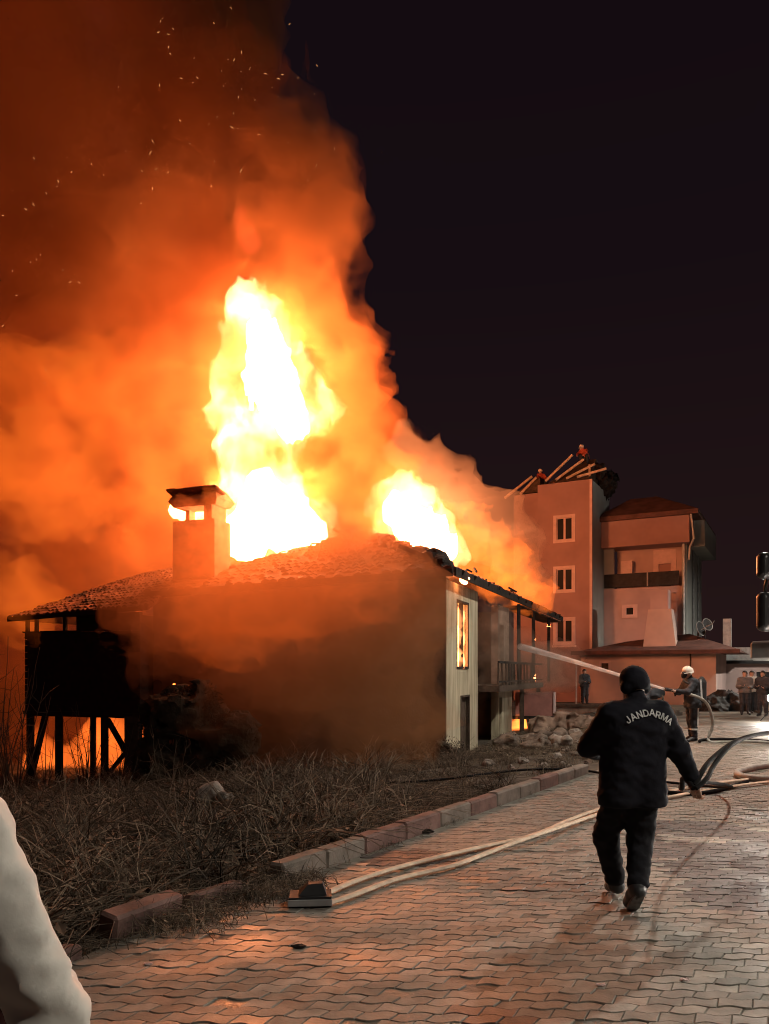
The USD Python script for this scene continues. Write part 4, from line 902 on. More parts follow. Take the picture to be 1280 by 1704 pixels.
def person(name_label, J, base, mats, edge=.014, group=None, head=None, girth=1.0, jacket_hem=.0, hands=True, extra_wrinkle=.010, coat=True, cat='person', hand_edge=None, sleeves=True, k=.05, folds=0):
    """J: joints in world coordinates. mats: body, jacket, trousers, boots. Returns the thing and its jacket mesh."""
    J = {k_: np.array(v, float) for k_, v in J.items()}
    allp = np.array(list(J.values())); lo, hi = allp.min(0) - .32, allp.max(0) + .34
    t = T('person', name_label, cat, base, group=group)
    fwd = np.array(J.get('fwd', (0, 1.0, 0))) if False else None
    g = girth
    # body: one continuous skin under the clothes
    b = Field(lo, hi, edge)
    b.add(J['neck'], J['head'] - [0, 0, .02], .055, .05)
    b.add(J['head'] + [0, 0, .03], J['head'] + [0, 0, -.01], .093, .088, .03)
    f_ = J['face'] - J['head']; f_ /= np.linalg.norm(f_)
    s_ = np.cross(f_, [0, 0, 1.0])
    b.add(J['head'] + f_ * .03 + [0, 0, -.02], J['head'] + f_ * .05 + [0, 0, -.085], .066, .045, .03)
    b.add(J['head'] + f_ * .092 + [0, 0, .005], J['head'] + f_ * .108 + [0, 0, -.03], .010, .016, .012)      # nose
    b.add(J['head'] + f_ * .085 - s_ * .02 + [0, 0, -.062], J['head'] + f_ * .085 + s_ * .02 + [0, 0, -.062], .010, .010, .008)
    for q in (-1, 1):
        b.add(J['head'] + s_ * q * .09 + [0, 0, .01], J['head'] + s_ * q * .092 - f_ * .01 + [0, 0, -.03], .02, .013, .008)
        b.add(J['head'] + f_ * .082 + s_ * q * .032 + [0, 0, .02], J['head'] + f_ * .084 + s_ * q * .032 + [0, 0, .02], .014, .014, .004)
    b.add((J['shL'] + J['shR']) / 2 - [0, 0, .05], J['pelvis'], .085 * g, .085 * g, .06)
    for q in 'LR':
        limb(b, [J['sh' + q], J['el' + q], J['wr' + q]], [.052, .042, .030])
        limb(b, [J['hip' + q], J['kn' + q], J['an' + q]], [.085, .058, .042])
        b.add(J['an' + q] - [0, 0, .02], J['toe' + q], .04, .03)
        if hands:
            d = J['ha' + q] - J['wr' + q]; d /= np.linalg.norm(d)
            sd = J.get('thumb' + q, f_); sd = sd - d * (sd @ d); sd /= np.linalg.norm(sd) + 1e-9
            if hand_edge is None: curl_hand(b, J['wr' + q], d, np.cross(sd, d) * (1 if q == 'R' else -1), sd)
    body = b.mesh(); t.part('body', body, mats['body'], smooth=True)
    if hand_edge:
        for q in 'LR':
            d = J['ha' + q] - J['wr' + q]; d /= np.linalg.norm(d); sd = J.get('thumb' + q, f_); sd = sd - d * (sd @ d); sd /= np.linalg.norm(sd)
            hf = Field(J['wr' + q] - .2, J['wr' + q] + .22, hand_edge); hf.add(J['wr' + q] - d * .04, J['wr' + q] + d * .01, .03, .028, .01)
            curl_hand(hf, J['wr' + q], d, np.cross(sd, d) * (1 if q == 'R' else -1), sd, 1.05); t.part('hand', hf.mesh(), mats['body'], smooth=True)
    # trousers
    tr = Field(lo, hi, edge)
    limb(tr, [J['hipL'], J['hipR']], [.125 * g, .125 * g])
    for q in 'LR':
        e = J['an' + q] + (J['kn' + q] - J['an' + q]) * .16
        limb(tr, [J['hip' + q], J['kn' + q], e], [.118 * g, .092, .078], .04)
    tr.ruffle(extra_wrinkle * 1.2, .07, 3, (1, 1, 1.6)); tr.ruffle(.006, .03, 5)
    t.part('trousers', tr.mesh(), mats['trousers'], smooth=True)
    # jacket
    jk = Field(lo, hi, edge); mid = (J['shL'] + J['shR']) / 2; pel = J['pelvis']; ax = (J['shR'] - J['shL']) / np.linalg.norm(J['shR'] - J['shL'])
    jk.add(J['shL'] * .86 + mid * .14, J['shR'] * .86 + mid * .14, .105 * g, .105 * g, k)
    jk.add(mid - [0, 0, .06], pel + [0, 0, .05], .135 * g, .135 * g, k)
    for q in (-1, 1):
        jk.add(mid + ax * q * .10 - [0, 0, .08], pel + ax * q * .085 + [0, 0, .12], .140 * g, .138 * g, k)
        jk.add(pel + ax * q * .085 + [0, 0, .12], pel + ax * q * .10 + [0, 0, jacket_hem], .138 * g, .150 * g, k)
    jk.add(J['neck'] - [0, 0, .04], J['neck'] + [0, 0, .035], .085, .073, .04)
    if sleeves:
        for q in 'LR':
            limb(jk, [J['sh' + q], J['el' + q], J['wr' + q] - (J['wr' + q] - J['el' + q]) * .06], [.092, .066 if folds else .074, .058], .03 if folds else .045)
    jk.ruffle(extra_wrinkle, .09, 11, (1, 1, 1.7)); jk.ruffle(.006, .035, 12)
    if folds:                                   # creases round the bent elbow
        G = jk.grid(); e = J['elR']; w = np.exp(-((np.linalg.norm(G - e, axis=-1)) / .16) ** 2)
        ph = (G - e) @ np.array([.35, .1, 1.0]) * 95 + 5 * meshkit.noise(G * 9, 8)
        jk.f += folds * w * np.sin(ph); jk.f += folds * .25 * (meshkit.noise(G * np.array([9, 9, 20.0]), 9) * 2 - 1)
    hem = pel[2] + jacket_hem - .06
    G = jk.grid(); near = np.linalg.norm((G - pel)[..., :2], axis=-1) < .34
    jk.f = np.where(near, np.minimum(jk.f, G[..., 2] - hem), jk.f)
    jm = jk.mesh(); t.part('jacket', jm, mats['jacket'], smooth=True)
    for q in 'LR':
        bt = Field(lo, hi, edge); an, toe = J['an' + q], J['toe' + q]; d = toe - an
        bt.add(an + (J['kn' + q] - an) * .34, an, .066, .06, .03); bt.add(an - [0, 0, .005], an + d * .45, .055, .052, .03); bt.add(an + d * .45, toe, .050, .045, .03)
        heel = an + (an - J['kn' + q]) / np.linalg.norm(an - J['kn' + q]) * .035 - d / np.linalg.norm(d) * .035
        bt.add(heel, an + d * .3 + (an - J['kn' + q]) * .05, .045, .04, .02)
        t.part('boot', bt.mesh(), mats['boots'], smooth=True)
    if head:
        hd = Field(J['head'] - .25, J['head'] + .28, min(edge, .012)); h = J['head']
        if head == 'beanie':
            hd.add(h + [0, 0, .036], h - f_ * .012 + [0, 0, .012], .104, .107, .02); hd.ruffle(.004, .03, 2); hd.f = np.minimum(hd.f, hd.grid()[..., 2] - (h[2] - .035))
            hd.add(h - f_ * .02 - s_ * .075 + [0, 0, -.03], h - f_ * .02 + s_ * .075 + [0, 0, -.03], .05, .05, .02)
            t.part('cap', hd.mesh(), mats['head'], smooth=True)
        elif head == 'helmet':
            hd.add(h + [0, 0, .05], h - f_ * .02 + [0, 0, .03], .125, .13, .02); hd.f = np.minimum(hd.f, hd.grid()[..., 2] - (h[2] + .0))
            hd.add(h - f_ * .10 + [0, 0, -.0], h - f_ * .11 + [0, 0, -.06], .035, .02, .04)
            hp = t.part('helmet', hd.mesh(), mats['head'], smooth=True)
            bz = h + [0, 0, .005]; ring = [bz + f_ * .148 * math.cos(a) + s_ * .142 * math.sin(a) for a in np.linspace(0, 2 * np.pi, 25)]
            t.part('brim', tube(ring, .013, 6), mats['head'], hp)
        elif head == 'hair':
            hd.add(h + [0, 0, .042], h - f_ * .022 + [0, 0, .0], .098, .096, .02); hd.ruffle(.006, .025, 2)
            G2 = hd.grid() - h; hd.f = np.minimum(hd.f, np.maximum(-(G2 @ f_) + .045, G2[..., 2] - .055)); hd.f = np.minimum(hd.f, G2[..., 2] + .07)
            t.part('hair', hd.mesh(), mats['head'], smooth=True)
    return t, jm

# ---- the gendarme, walking away up the road
JG = dict(head=(1.845, 5.78, 1.655), face=(1.80, 5.9, 1.635), neck=(1.845, 5.74, 1.52), shL=(1.645, 5.70, 1.425), shR=(2.015, 5.72, 1.435),
          elL=(1.512, 5.80, 1.19), wrL=(1.63, 6.00, 1.12), haL=(1.72, 6.06, 1.12), elR=(2.155, 5.70, 1.165), wrR=(2.265, 5.72, .945), haR=(2.285, 5.73, .86),
          thumbL=(0, .3, 1), thumbR=(-.6, .8, 0),
          pelvis=(1.825, 5.75, .93), hipL=(1.74, 5.75, .90), hipR=(1.91, 5.75, .90), knL=(1.68, 5.93, .50), anL=(1.785, 6.02, .11), toeL=(1.79, 6.20, .045),
          knR=(1.895, 5.80, .48), anR=(1.815, 5.60, .185), toeR=(1.80, 5.755, .05))
gm_ = dict(body=M['skin'], jacket=M['navy'], trousers=M['navy_trousers'], boots=M['boot'], head=M['navy'])
gd, jmesh = person('gendarme in dark navy uniform and knit cap walking away up the road', JG, (1.82, 5.8, 0), gm_, .0125, head='beanie', girth=1.04, jacket_hem=-.11, hand_edge=.004, extra_wrinkle=.008)
# lettering on the back, arched, each letter laid on the cloth
jt = trimesh.Trimesh(*jmesh, process=False)
word = 'JANDARMA'; xs = np.array([1.735, 1.774, 1.819, 1.866, 1.912, 1.955, 2.000, 2.042]); letters = []
for ch_, x_ in zip(word, xs):
    u = (x_ - 1.884) / .156; zc = 1.452 - .062 * u * u; ang = -math.atan(2 * .062 * u / .156) * .9
    lm = meshkit.text_mesh(ch_, .047, .003, bold=True); v, f = vf(lm); v = v - [(v[:, 0].min() + v[:, 0].max()) / 2, v[:, 1].mean(), 0]
    c_, s_ = math.cos(ang), math.sin(ang); X_ = v[:, 0] * c_ - v[:, 1] * s_ + x_; Z_ = v[:, 0] * s_ + v[:, 1] * c_ + zc
    d2 = (jt.vertices[:, 0][None] - X_[:, None]) ** 2 + (jt.vertices[:, 2][None] - Z_[:, None]) ** 2
    near = np.where(d2 < .016 ** 2, jt.vertices[:, 1][None], 1e9).min(1); near = np.where(near > 1e8, np.median(near), near)
    letters.append((np.c_[X_, near - .0045 - v[:, 2], Z_], f))
gd.part('lettering', join(letters), M['letter'])
soleb = m3.Manifold.hull_points(np.array([[sx * w_, y_, 0] for sx in (-1, 1) for w_, y_ in ((.030, -.135), (.037, -.1), (.032, -.02), (.045, .07), (.03, .135))] + [[sx * w_, y_, .02] for sx in (-1, 1) for w_, y_ in ((.030, -.135), (.037, -.1), (.032, -.02), (.045, .07), (.03, .135))]))
an_, to_ = np.array(JG['anR']), np.array(JG['toeR']); pitch = -math.atan2(an_[2] + .02 - to_[2], .19)
v, f = vf(soleb); v[:, 2] -= .02
gd.part('boot_sole', place((v, f), (an_ + to_) / 2 + [.002, -.035, -.030], -.03, rx=pitch), M['sole'], label='raised grey sole of the rear boot')

# ---- firefighter with the nozzle
def shift(J, o, s=1.0, rz=0.0):
    R = np.array([[math.cos(rz), -math.sin(rz), 0], [math.sin(rz), math.cos(rz), 0], [0, 0, 1]])
    return {k_: (R @ np.array(v, float)) * (1 if k_.startswith('thumb') else s) + (0 if k_.startswith('thumb') else np.array(o)) for k_, v in J.items()}
# facing -x, base at the origin
JF = dict(head=(-.10, 0, 1.66), face=(-.22, -.02, 1.64), neck=(-.04, 0, 1.52), shL=(-.02, -.19, 1.43), shR=(-.02, .19, 1.43),
          elL=(-.22, -.24, 1.20), wrL=(-.44, -.12, 1.22), haL=(-.52, -.10, 1.24), elR=(-.16, .26, 1.19), wrR=(-.36, .08, 1.18), haR=(-.44, .04, 1.19),
          pelvis=(.03, 0, .95), hipL=(.03, -.09, .92), hipR=(.03, .09, .92), knL=(-.02, -.11, .50), anL=(.02, -.12, .10), toeL=(-.17, -.14, .04), knR=(.05, .12, .50), anR=(.10, .13, .10), toeR=(-.08, .15, .04))
fo = np.array([7.62, 19.4, 0.0])
bm_ = dict(body=M['skin'], jacket=M['bunker'], trousers=M['bunker'], boots=M['boot'], head=M['helmet'])
ff, _ = person('firefighter in white helmet and dark bunker gear aiming the water jet', shift(JF, fo, 1.03, .15), fo, bm_, .018, head='helmet', jacket_hem=-.08, girth=1.08)
P_ = lambda x, y, z: np.array([math.cos(.15) * x - math.sin(.15) * y, math.sin(.15) * x + math.cos(.15) * y, z]) * 1.03 + fo
for sy in (-.12, .13):
    ff.part('reflective_stripe', place(lathe([(.098, -.02), (.098, .02), (.09, .02), (.09, -.02)], (0, 0, 0)), P_(.0, sy, .31)), M['letter'])
ff.part('reflective_stripe', beam(P_(.05, -.235, .9), P_(.04, -.22, .4), .03, .012, up=(0, 1, 0)), M['letter'])
mk = T('face_mask', 'black breathing mask on the firefighter face', 'face mask', P_(-.2, 0, 1.6)); mk.part('visor', blobs([(*P_(-.19, -.02, 1.63), .075), (*P_(-.21, -.02, 1.57), .055)], .02, [], .04, .1), M['metal_dark'], smooth=True); mk.part('hose', tube(smooth_path([P_(-.23, -.02, 1.54), P_(-.2, -.14, 1.42), P_(-.02, -.2, 1.36), P_(.12, -.18, 1.2)], 16), .018, 8), M['metal_dark'])
pack = T('air_pack', 'dark breathing air pack strapped on the firefighter back', 'air pack', P_(.25, 0, 1.2))
pack.part('cylinder', place(lathe([(0, -.33), (.09, -.31), (.115, -.22), (.115, .2), (.08, .29), (.03, .34), (0, .34)], (0, 0, 0)), P_(.27, 0, 1.24)), M['metal_dark'])
pack.part('harness', place(rbox((.10, .34, .52), .04), P_(.17, 0, 1.22), .15), M['bunker'])
pack.part('strap', beam(P_(.13, -.185, 1.5), P_(.16, -.19, 1.05), .04, .02, up=(0, 1, 0)), M['letter'])
nz = T('hose_nozzle', 'dark hose nozzle with a flared guard in the firefighter hands', 'nozzle', P_(-.5, -.04, 1.2))
n0, n1 = P_(-.40, -.04, 1.22), P_(-.72, -.06, 1.27)
nz.part('barrel', tube([n0, (n0 + n1) / 2, n1], [.045, .04, .05], 12), M['metal_dark'])
nz.part('grip', tube([P_(-.46, -.05, 1.21), P_(-.44, -.05, 1.10)], .022, 8), M['metal_dark'])
hose('fire_hose', [n0, P_(-.1, -.30, 1.12), P_(.22, -.28, .95), P_(.40, -.22, .62), P_(.42, -.18, .30), P_(.34, -.16, .06), P_(.6, -.5, .03), P_(1.5, -.9, .03), P_(4, -1.4, .03)], .036, M['hose_grey'], 'grey hose looping down behind the firefighter to the ground', 70)
bag = T('debris_sheet', 'dark bent sheet of debris standing left of the nozzle', 'sheet', at(1090, 1175, 20.5))
bag.part('sheet', (lambda b: b)(blobs([(*at(1075, 1165, 20.5), .14), (*at(1088, 1155, 20.5), .14), (*at(1100, 1152, 20.5), .10), (*at(1068, 1172, 20.5), .12)], .05, [(.2, .04, (1, 1, 1))], .1, .2)), M['bunker'], smooth=True)
bag.part('edge', tube([at(1100, 1148, 20.5), at(1104, 1165, 20.4), at(1100, 1185, 20.4)], .03, 6), M['old_wood'])
# water jet from the nozzle into the veranda
e0, e1_ = n1, at(866, 1076, 27.0); tt = np.linspace(0, 1, 40)
pj = e0 + (e1_ - e0) * tt[:, None] + np.c_[0 * tt, 0 * tt, .12 * tt * (1 - tt)]
solo('water_jet', tube(pj, .028 + .085 * tt ** 1.3, 14), M['jet'], 'white water jet shot from the nozzle into the burning veranda', 'water jet', smooth=True)

# ---- bystanders at the annex
JS = dict(head=(0, .02, 1.62), face=(-.06, -.1, 1.6), neck=(0, .02, 1.49), shL=(-.19, 0, 1.40), shR=(.19, 0, 1.40), elL=(-.26, -.02, 1.12), wrL=(-.16, -.22, 1.12), haL=(-.08, -.25, 1.14), elR=(.26, -.02, 1.12), wrR=(.15, -.2, 1.08), haR=(.07, -.24, 1.1),
          pelvis=(0, 0, .93), hipL=(-.09, 0, .90), hipR=(.09, 0, .90), knL=(-.10, -.03, .49), anL=(-.12, 0, .09), toeL=(-.14, -.18, .04), knR=(.10, -.03, .49), anR=(.13, 0, .09), toeR=(.15, -.18, .04))
def stander(label, px, Y, rz, jk, hd='hair', s=1.0, z=None, hm='hair', tr='bunker', group=None):
    o = at(px, 1190, Y); o[2] = gz(o[0], o[1]) if z is None else z
    person(label, shift(JS, o, s, rz), o, dict(body=M['skin'], jacket=M[jk], trousers=M[tr], boots=M['boot'], head=M[hm]), .024, head=hd, group=group)
stander('bystander in a grey coat with dark hair, arms folded, left of the three', 1240, 31, -.3, 'grey_coat', z=.02)
stander('bystander in a pale top half hidden between the other two', 1252, 32.2, .2, 'shirt', z=.02)
stander('bystander in a dark coat at the right edge facing the fire', 1270, 30, -.8, 'bunker', z=.02)
stander('person in dark clothes standing by the fence pole left of the annex', 973, 38.5, .3, 'bunker', z=.1)

# ---- firefighters on the tower roof, crouching
JC = dict(head=(-.12, -.14, 1.02), face=(-.22, -.2, .98), neck=(-.06, -.08, .92), shL=(-.20, -.04, .82), shR=(.16, -.04, .82), elL=(-.32, -.22, .62), wrL=(-.30, -.40, .48), haL=(-.30, -.46, .44), elR=(.22, -.25, .60), wrR=(.12, -.42, .5), haR=(.1, -.46, .46),
          pelvis=(.05, .14, .42), hipL=(-.05, .12, .40), hipR=(.15, .12, .40), knL=(-.16, -.28, .48), anL=(-.12, -.05, .10), toeL=(-.14, -.24, .04), knR=(.24, -.28, .46), anR=(.2, -.02, .10), toeR=(.22, -.22, .04))
rm_ = dict(body=M['skin'], jacket=M['red_coat'], trousers=M['bunker'], boots=M['boot'], head=M['helmet'])
o1, o2 = A.p(.75, 1.2, 14.02), A.p(3.45, 1.5, 12.95)
person('crouching firefighter in an orange red coat on the tower ridge', shift(JC, o1, 1.0, -.5), o1, rm_, .026, head='helmet')
person('crouching firefighter in a red coat lower down at the left roof edge', shift(JC, o2, 1.0, .2), o2, rm_, .026, head='helmet')

# ---- the onlooker in front at the left, only the sleeve in view
ox, oy = -1.10, 1.62
JO = dict(head=(ox - .02, oy + .03, 1.66), face=(ox, oy + .2, 1.64), neck=(ox - .01, oy, 1.53), shL=(ox - .20, oy, 1.43), shR=(ox + .235, oy - .02, 1.425), elL=(ox - .29, oy - .04, 1.15), wrL=(ox - .2, oy + .2, 1.12), haL=(ox - .12, oy + .26, 1.14),
          elR=(ox + .432, oy - .05, 1.045), wrR=(ox + .32, oy + .22, 1.0), haR=(ox + .24, oy + .27, .98), thumbR=(0, .3, 1), thumbL=(0, .3, 1),
          pelvis=(ox, oy, .95), hipL=(ox - .09, oy, .92), hipR=(ox + .09, oy, .92), knL=(ox - .1, oy, .5), anL=(ox - .11, oy - .03, .1), toeL=(ox - .13, oy + .16, .04), knR=(ox + .1, oy, .5), anR=(ox + .11, oy - .03, .1), toeR=(ox + .13, oy + .16, .04))
person('onlooker in a white shirt at the front left, back turned, elbow bent', JO, (ox, oy, 0), dict(body=M['skin'], jacket=M['shirt'], trousers=M['maroon'], boots=M['boot'], head=M['hair']), .0105, head='hair', extra_wrinkle=.006, jacket_hem=.05, k=.05, folds=.0045)

gar = T('draped_jacket', 'dark maroon jacket hung over the onlooker forearm below the white sleeve', 'jacket', (-1.2, 1.9, 1.0))
gar.part('cloth', blobs([(-1.30, 1.86, 1.06, .17), (-1.14, 1.88, 1.02, .16), (-1.02, 1.9, .93, .14), (-1.2, 1.88, .85, .18)], .03, [(.2, .03, (1, 1, .4)), (.08, .012, (1, 1, .5))], .1, .15, 3), M['maroon'], smooth=True)
gar.part('lining', blobs([(-1.18, 1.86, .68, .12), (-1.06, 1.9, .72, .09)], .03, [(.2, .03, (1, 1, .4))], .1, .15, 5), M['char'], smooth=True)
# ------------------------------------------------------------------ the fire: burning gas (volumes) round white-hot cores, plus added smoke glow
def flame(label, layers, core=None, seed=0, core_m=None, cedge=.09, cdisp=((1.0, .42, (1, 1, .38)), (.42, .24, (1, 1, .42)), (.2, .045, (1, 1, .5)))):
    """layers: (balls, material, cell size, displacement)"""
    c = np.array(layers[0][0][0][:3]); t = T('flame', label, 'flame', c)
    for n_, (bl, vol, edge, disp) in enumerate(layers): t.part('burning_gas', blobs(bl, edge, disp, .6, .9, seed + 5 * n_), vol, smooth=True)
    if core: t.part('hot_core', blobs(core, cedge, cdisp, .45, .5, seed + 3), core_m, smooth=True)
def bl_at(L, Y, k=1.0): return [(*at(px, py, Y + dy), r * k) for px, py, r, dy in L]
core_hot = emit('flame_core', (1.0, .32, .115), 190 * FLAME_POWER)
core_mid = emit('flame_core_low', (1.0, .30, .09), 30 * FLAME_POWER)
g_in, g_mid, g_out = gas('burning_gas_inner', (1, .38, .16), 5.5), gas('burning_gas_middle', (1, .15, .013), .17), gas('burning_gas_outer', (1, .13, .008), .13)
D1 = ((1.2, .55, (1, 1, .40)), (.5, .36, (1, 1, .40)), (.24, .17, (1, 1, .45)))
D2 = ((1.6, .5, (1, 1, .5)), (.6, .25, (1, 1, .5)))
COL = [(448, 604, .66, 0), (436, 566, .36, 0), (420, 534, .2, 0), (412, 512, .1, 0), (458, 640, .85, 0), (484, 700, .85, 0), (408, 734, .55, 0), (446, 784, .75, 0), (448, 850, 1.35, 0), (482, 882, 1.05, 0), (524, 700, .4, 0), (380, 606, .26, 0), (412, 872, .95, 0), (392, 664, .35, 0), (520, 884, .6, 0)]
flame('tall white flame column rising above the roof behind the chimney',
      [(bl_at(COL, 26.0, 1.1), g_mid, .11, D1), (bl_at(COL, 26.0, .70), g_in, .085, D1)],
      bl_at([(442, 580, .26, 0), (436, 556, .15, 0), (454, 620, .30, 0), (448, 652, .28, 0), (474, 698, .26, 0), (444, 835, .5, 0), (465, 865, .5, 0), (500, 890, .4, 0), (415, 892, .4, -.2)], 26.0), core_m=core_hot, seed=2, cedge=.07)
RID = [(672, 856, .55, 0), (690, 880, .6, 0), (718, 903, .46, 0), (660, 838, .3, 0), (658, 872, .3, 0), (742, 922, .3, 1)]
flame('broad white flame along the ridge right of the roof peak', [(bl_at(RID, 25, .62), g_mid, .1, D1), (bl_at(RID, 25, .44), g_in, .08, D1)],
      bl_at([(672, 854, .18, 0), (686, 874, .25, 0), (706, 893, .21, 0), (725, 909, .18, 0)], 25.0), core_m=core_hot, seed=5, cedge=.055)
LEFT = [(290, 848, .22, 0), (325, 858, .25, 0), (355, 862, .25, 0), (275, 892, .35, 0), (245, 898, .35, 0), (225, 915, .3, 0), (290, 905, .35, 0), (268, 842, .12, 0)]
flame('low bright flame left of the chimney above the roof slope', [(bl_at(LEFT, 25.8, 1.0), g_mid, .09, D1)],
      bl_at([(296, 848, .13, 0), (312, 854, .17, 0), (340, 860, .19, 0), (366, 862, .17, 0)], 25.8), core_m=core_mid, seed=8, cedge=.05, cdisp=((.5, .12, (1, 1, .6)), (.2, .06, (1, 1, .6))))
VER = [(760, 905, .55, 0), (785, 925, .6, 1), (815, 945, .55, 2), (845, 962, .5, 3.5), (872, 978, .4, 5), (895, 992, .25, 6), (745, 880, .4, 0), (790, 890, .4, 1), (835, 920, .35, 2.5), (860, 945, .3, 4)]
D3 = ((.9, .5, (1, 1, .8)), (.35, .3, (1, 1, .8)), (.16, .12, (1, 1, .8)))
flame('wispy orange flames blowing along the veranda roof', [(bl_at(VER, 25.6, 1.05), gas('burning_gas_wisp', (1, .18, .018), .5), .085, D3)], seed=11)
TOP = [(404, 372, .16, 0), (412, 392, .2, 0), (420, 410, .16, 0), (402, 350, .07, 0)]
flame('faint red flame tongue at the top of the column', [(bl_at(TOP, 25.0), gas('burning_gas_red', (1, .10, .03), .5), .05, ((.4, .1, (1, 1, .4)),))], seed=13)
flame('small orange flame tongue right of the column top', [(bl_at([(490, 500, .14, 0), (482, 487, .07, 0), (502, 514, .10, 0)], 24.0), gas('burning_gas_rose', (1, .13, .02), .6), .05, ((.4, .1, (1, 1, .4)),))], seed=14)
PK = [(545, 832, .30, 0), (530, 818, .16, 0), (560, 850, .28, 0), (600, 872, .35, 0), (580, 855, .22, 0), (570, 890, .4, 0)]
flame('orange flame standing on the roof peak', [(bl_at(PK, 24.8, .9), g_mid, .08, D1)], seed=15)
def lick(label, pts, r, m=core_mid):
    """a small tapering tongue of fire"""
    P = smooth_path(pts, 14); t = np.linspace(0, 1, 14); rr = r * (np.sin(np.pi * np.clip(t * .92 + .08, 0, 1)) ** .7 * (1 - .35 * t) + .05)
    rr = rr * (1 + .35 * np.sin(t * 23 + len(label)))
    solo('small_flame', tube(P, rr, 8), m, label, 'flame', smooth=True)
H_ = H.p
g_win = gas('burning_gas_window', (1, .33, .11), 11.0)
DW = ((.3, .05, (1, 1, .5)), (.12, .045, (1, 1, .5)), (.06, .02, (1, 1, .6)))
for z_, h_, lb in ((3.2, .30, 'flame in the upper part of the tall corner window'), (2.62, .22, 'flame in the middle of the tall corner window'), (2.02, .16, 'flame at the sill of the tall corner window')):
    flame(lb, [([(*H_(.42 + .05 * math.sin(k * 2.3), 1.66 + .05 * math.sin(k * 1.7 + z_), z_ + h_ * (k / 4 - .5)), .10 - .012 * k) for k in range(6)], g_win, .028, DW)], seed=int(z_ * 10))
lick('thin flame up the recessed wall edge', [H_(.8, 3.6, 2.5), H_(.8, 3.62, 3.2), H_(.75, 3.58, 4.0)], .06)
lick('burning clump under the eave at the corner', [H_(-.2, .9, 4.15), H_(-.25, 1.0, 4.3), H_(-.22, .95, 4.5)], .13)
lick('white glowing ember hanging at the veranda eave tip', [H_(-.33, 15.0, 3.62), H_(-.33, 15.02, 3.75), H_(-.33, 15.0, 3.9)], .07)
lick('ember on the second veranda post', [H_(-.36, 11.2, 2.9), H_(-.36, 11.2, 3.02), H_(-.36, 11.2, 3.15)], .04)
lick('glow at the foot of the second veranda post', [H_(-.36, 11.2, 1.32), H_(-.36, 11.2, 1.6), H_(-.36, 11.2, 1.75)], .05)
core_low = emit('flame_low', (1.0, .22, .035), 5.0 * FLAME_POWER)
flame('low ragged fire burning under the pink shed wall', [(bl_at([(862, 1222, .20, 0), (876, 1222, .22, 0), (868, 1202, .14, 0), (886, 1228, .14, 0), (858, 1205, .10, 0)], 29.3), gas('burning_gas_shed', (1, .22, .035), 3.0), .04, ((.4, .14, (1, 1, .5)), (.16, .1, (1, 1, .5)), (.08, .04, (1, 1, .6))))], seed=83)
q = at(288, 1140, 21.0); lick('single ember glowing behind the dark bush', [q, q + [.03, 0, .02], q + [.07, 0, .03]], .03, core_low)
q = at(400, 1388, 9.6); lick('glowing ember patch in the weeds', [q, q + [.05, 0, .01], q + [.12, 0, .0]], .02, core_low)
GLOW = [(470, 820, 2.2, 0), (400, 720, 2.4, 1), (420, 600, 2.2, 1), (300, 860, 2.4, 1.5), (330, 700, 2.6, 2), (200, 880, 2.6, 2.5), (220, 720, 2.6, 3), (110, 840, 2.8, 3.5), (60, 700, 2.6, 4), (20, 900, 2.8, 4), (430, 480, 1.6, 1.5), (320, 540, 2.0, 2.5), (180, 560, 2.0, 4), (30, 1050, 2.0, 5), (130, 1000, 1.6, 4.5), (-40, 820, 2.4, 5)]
flame('added orange glow standing in for firelight scattered in the left smoke', [(bl_at(GLOW, 27.5, 1.0), gas('added_smoke_glow', (1, .120, .008), .036, .01), .35, ((2.4, .9, (1, 1, .8)),)), (bl_at([(100, 230, 4.5, 0), (260, 280, 3.2, 0), (10, 80, 4.5, 0), (180, 90, 3.5, 0), (190, 420, 4, 0), (20, 430, 4, 0), (480, 330, 1.6, -3), (400, 330, 2.4, -2)], 28.5), gas('added_smoke_glow_high', (1, .11, .011), .008, .01), .4, ((2.6, 1.1, (1, 1, 1)), (1.1, .4, (1, 1, 1))))], seed=23)  # emission added low and high so the smoke looks lit by the fire
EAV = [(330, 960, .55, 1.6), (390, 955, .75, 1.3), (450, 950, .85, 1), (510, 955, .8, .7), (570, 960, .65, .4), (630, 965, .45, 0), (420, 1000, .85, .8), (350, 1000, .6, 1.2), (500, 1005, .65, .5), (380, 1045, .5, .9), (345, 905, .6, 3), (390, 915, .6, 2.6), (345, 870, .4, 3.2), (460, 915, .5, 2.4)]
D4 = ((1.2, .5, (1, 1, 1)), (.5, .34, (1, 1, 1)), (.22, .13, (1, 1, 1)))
flame('added orange glow standing in for firelit smoke over the front eave and chimney', [(bl_at(EAV, 19.8, 1.05), gas('added_eave_glow', (1, .130, .009), .16, .03), .1, D4)], seed=29)  # firelit orange of the smoke here is put in as added emission
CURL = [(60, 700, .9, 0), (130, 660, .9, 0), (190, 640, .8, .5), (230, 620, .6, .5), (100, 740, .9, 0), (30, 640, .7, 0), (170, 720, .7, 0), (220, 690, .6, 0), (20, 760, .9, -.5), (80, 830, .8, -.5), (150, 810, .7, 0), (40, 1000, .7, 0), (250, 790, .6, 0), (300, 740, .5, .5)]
flame('torn curls of burning smoke at the middle left of the plume', [(bl_at(CURL, 25.0, 1.0), gas('burning_curls', (1, .165, .013), .15, .02), .12, ((1.3, .7, (1, 1, .8)), (.55, .5, (1, 1, .8)), (.25, .2, (1, 1, .8))))], seed=31)
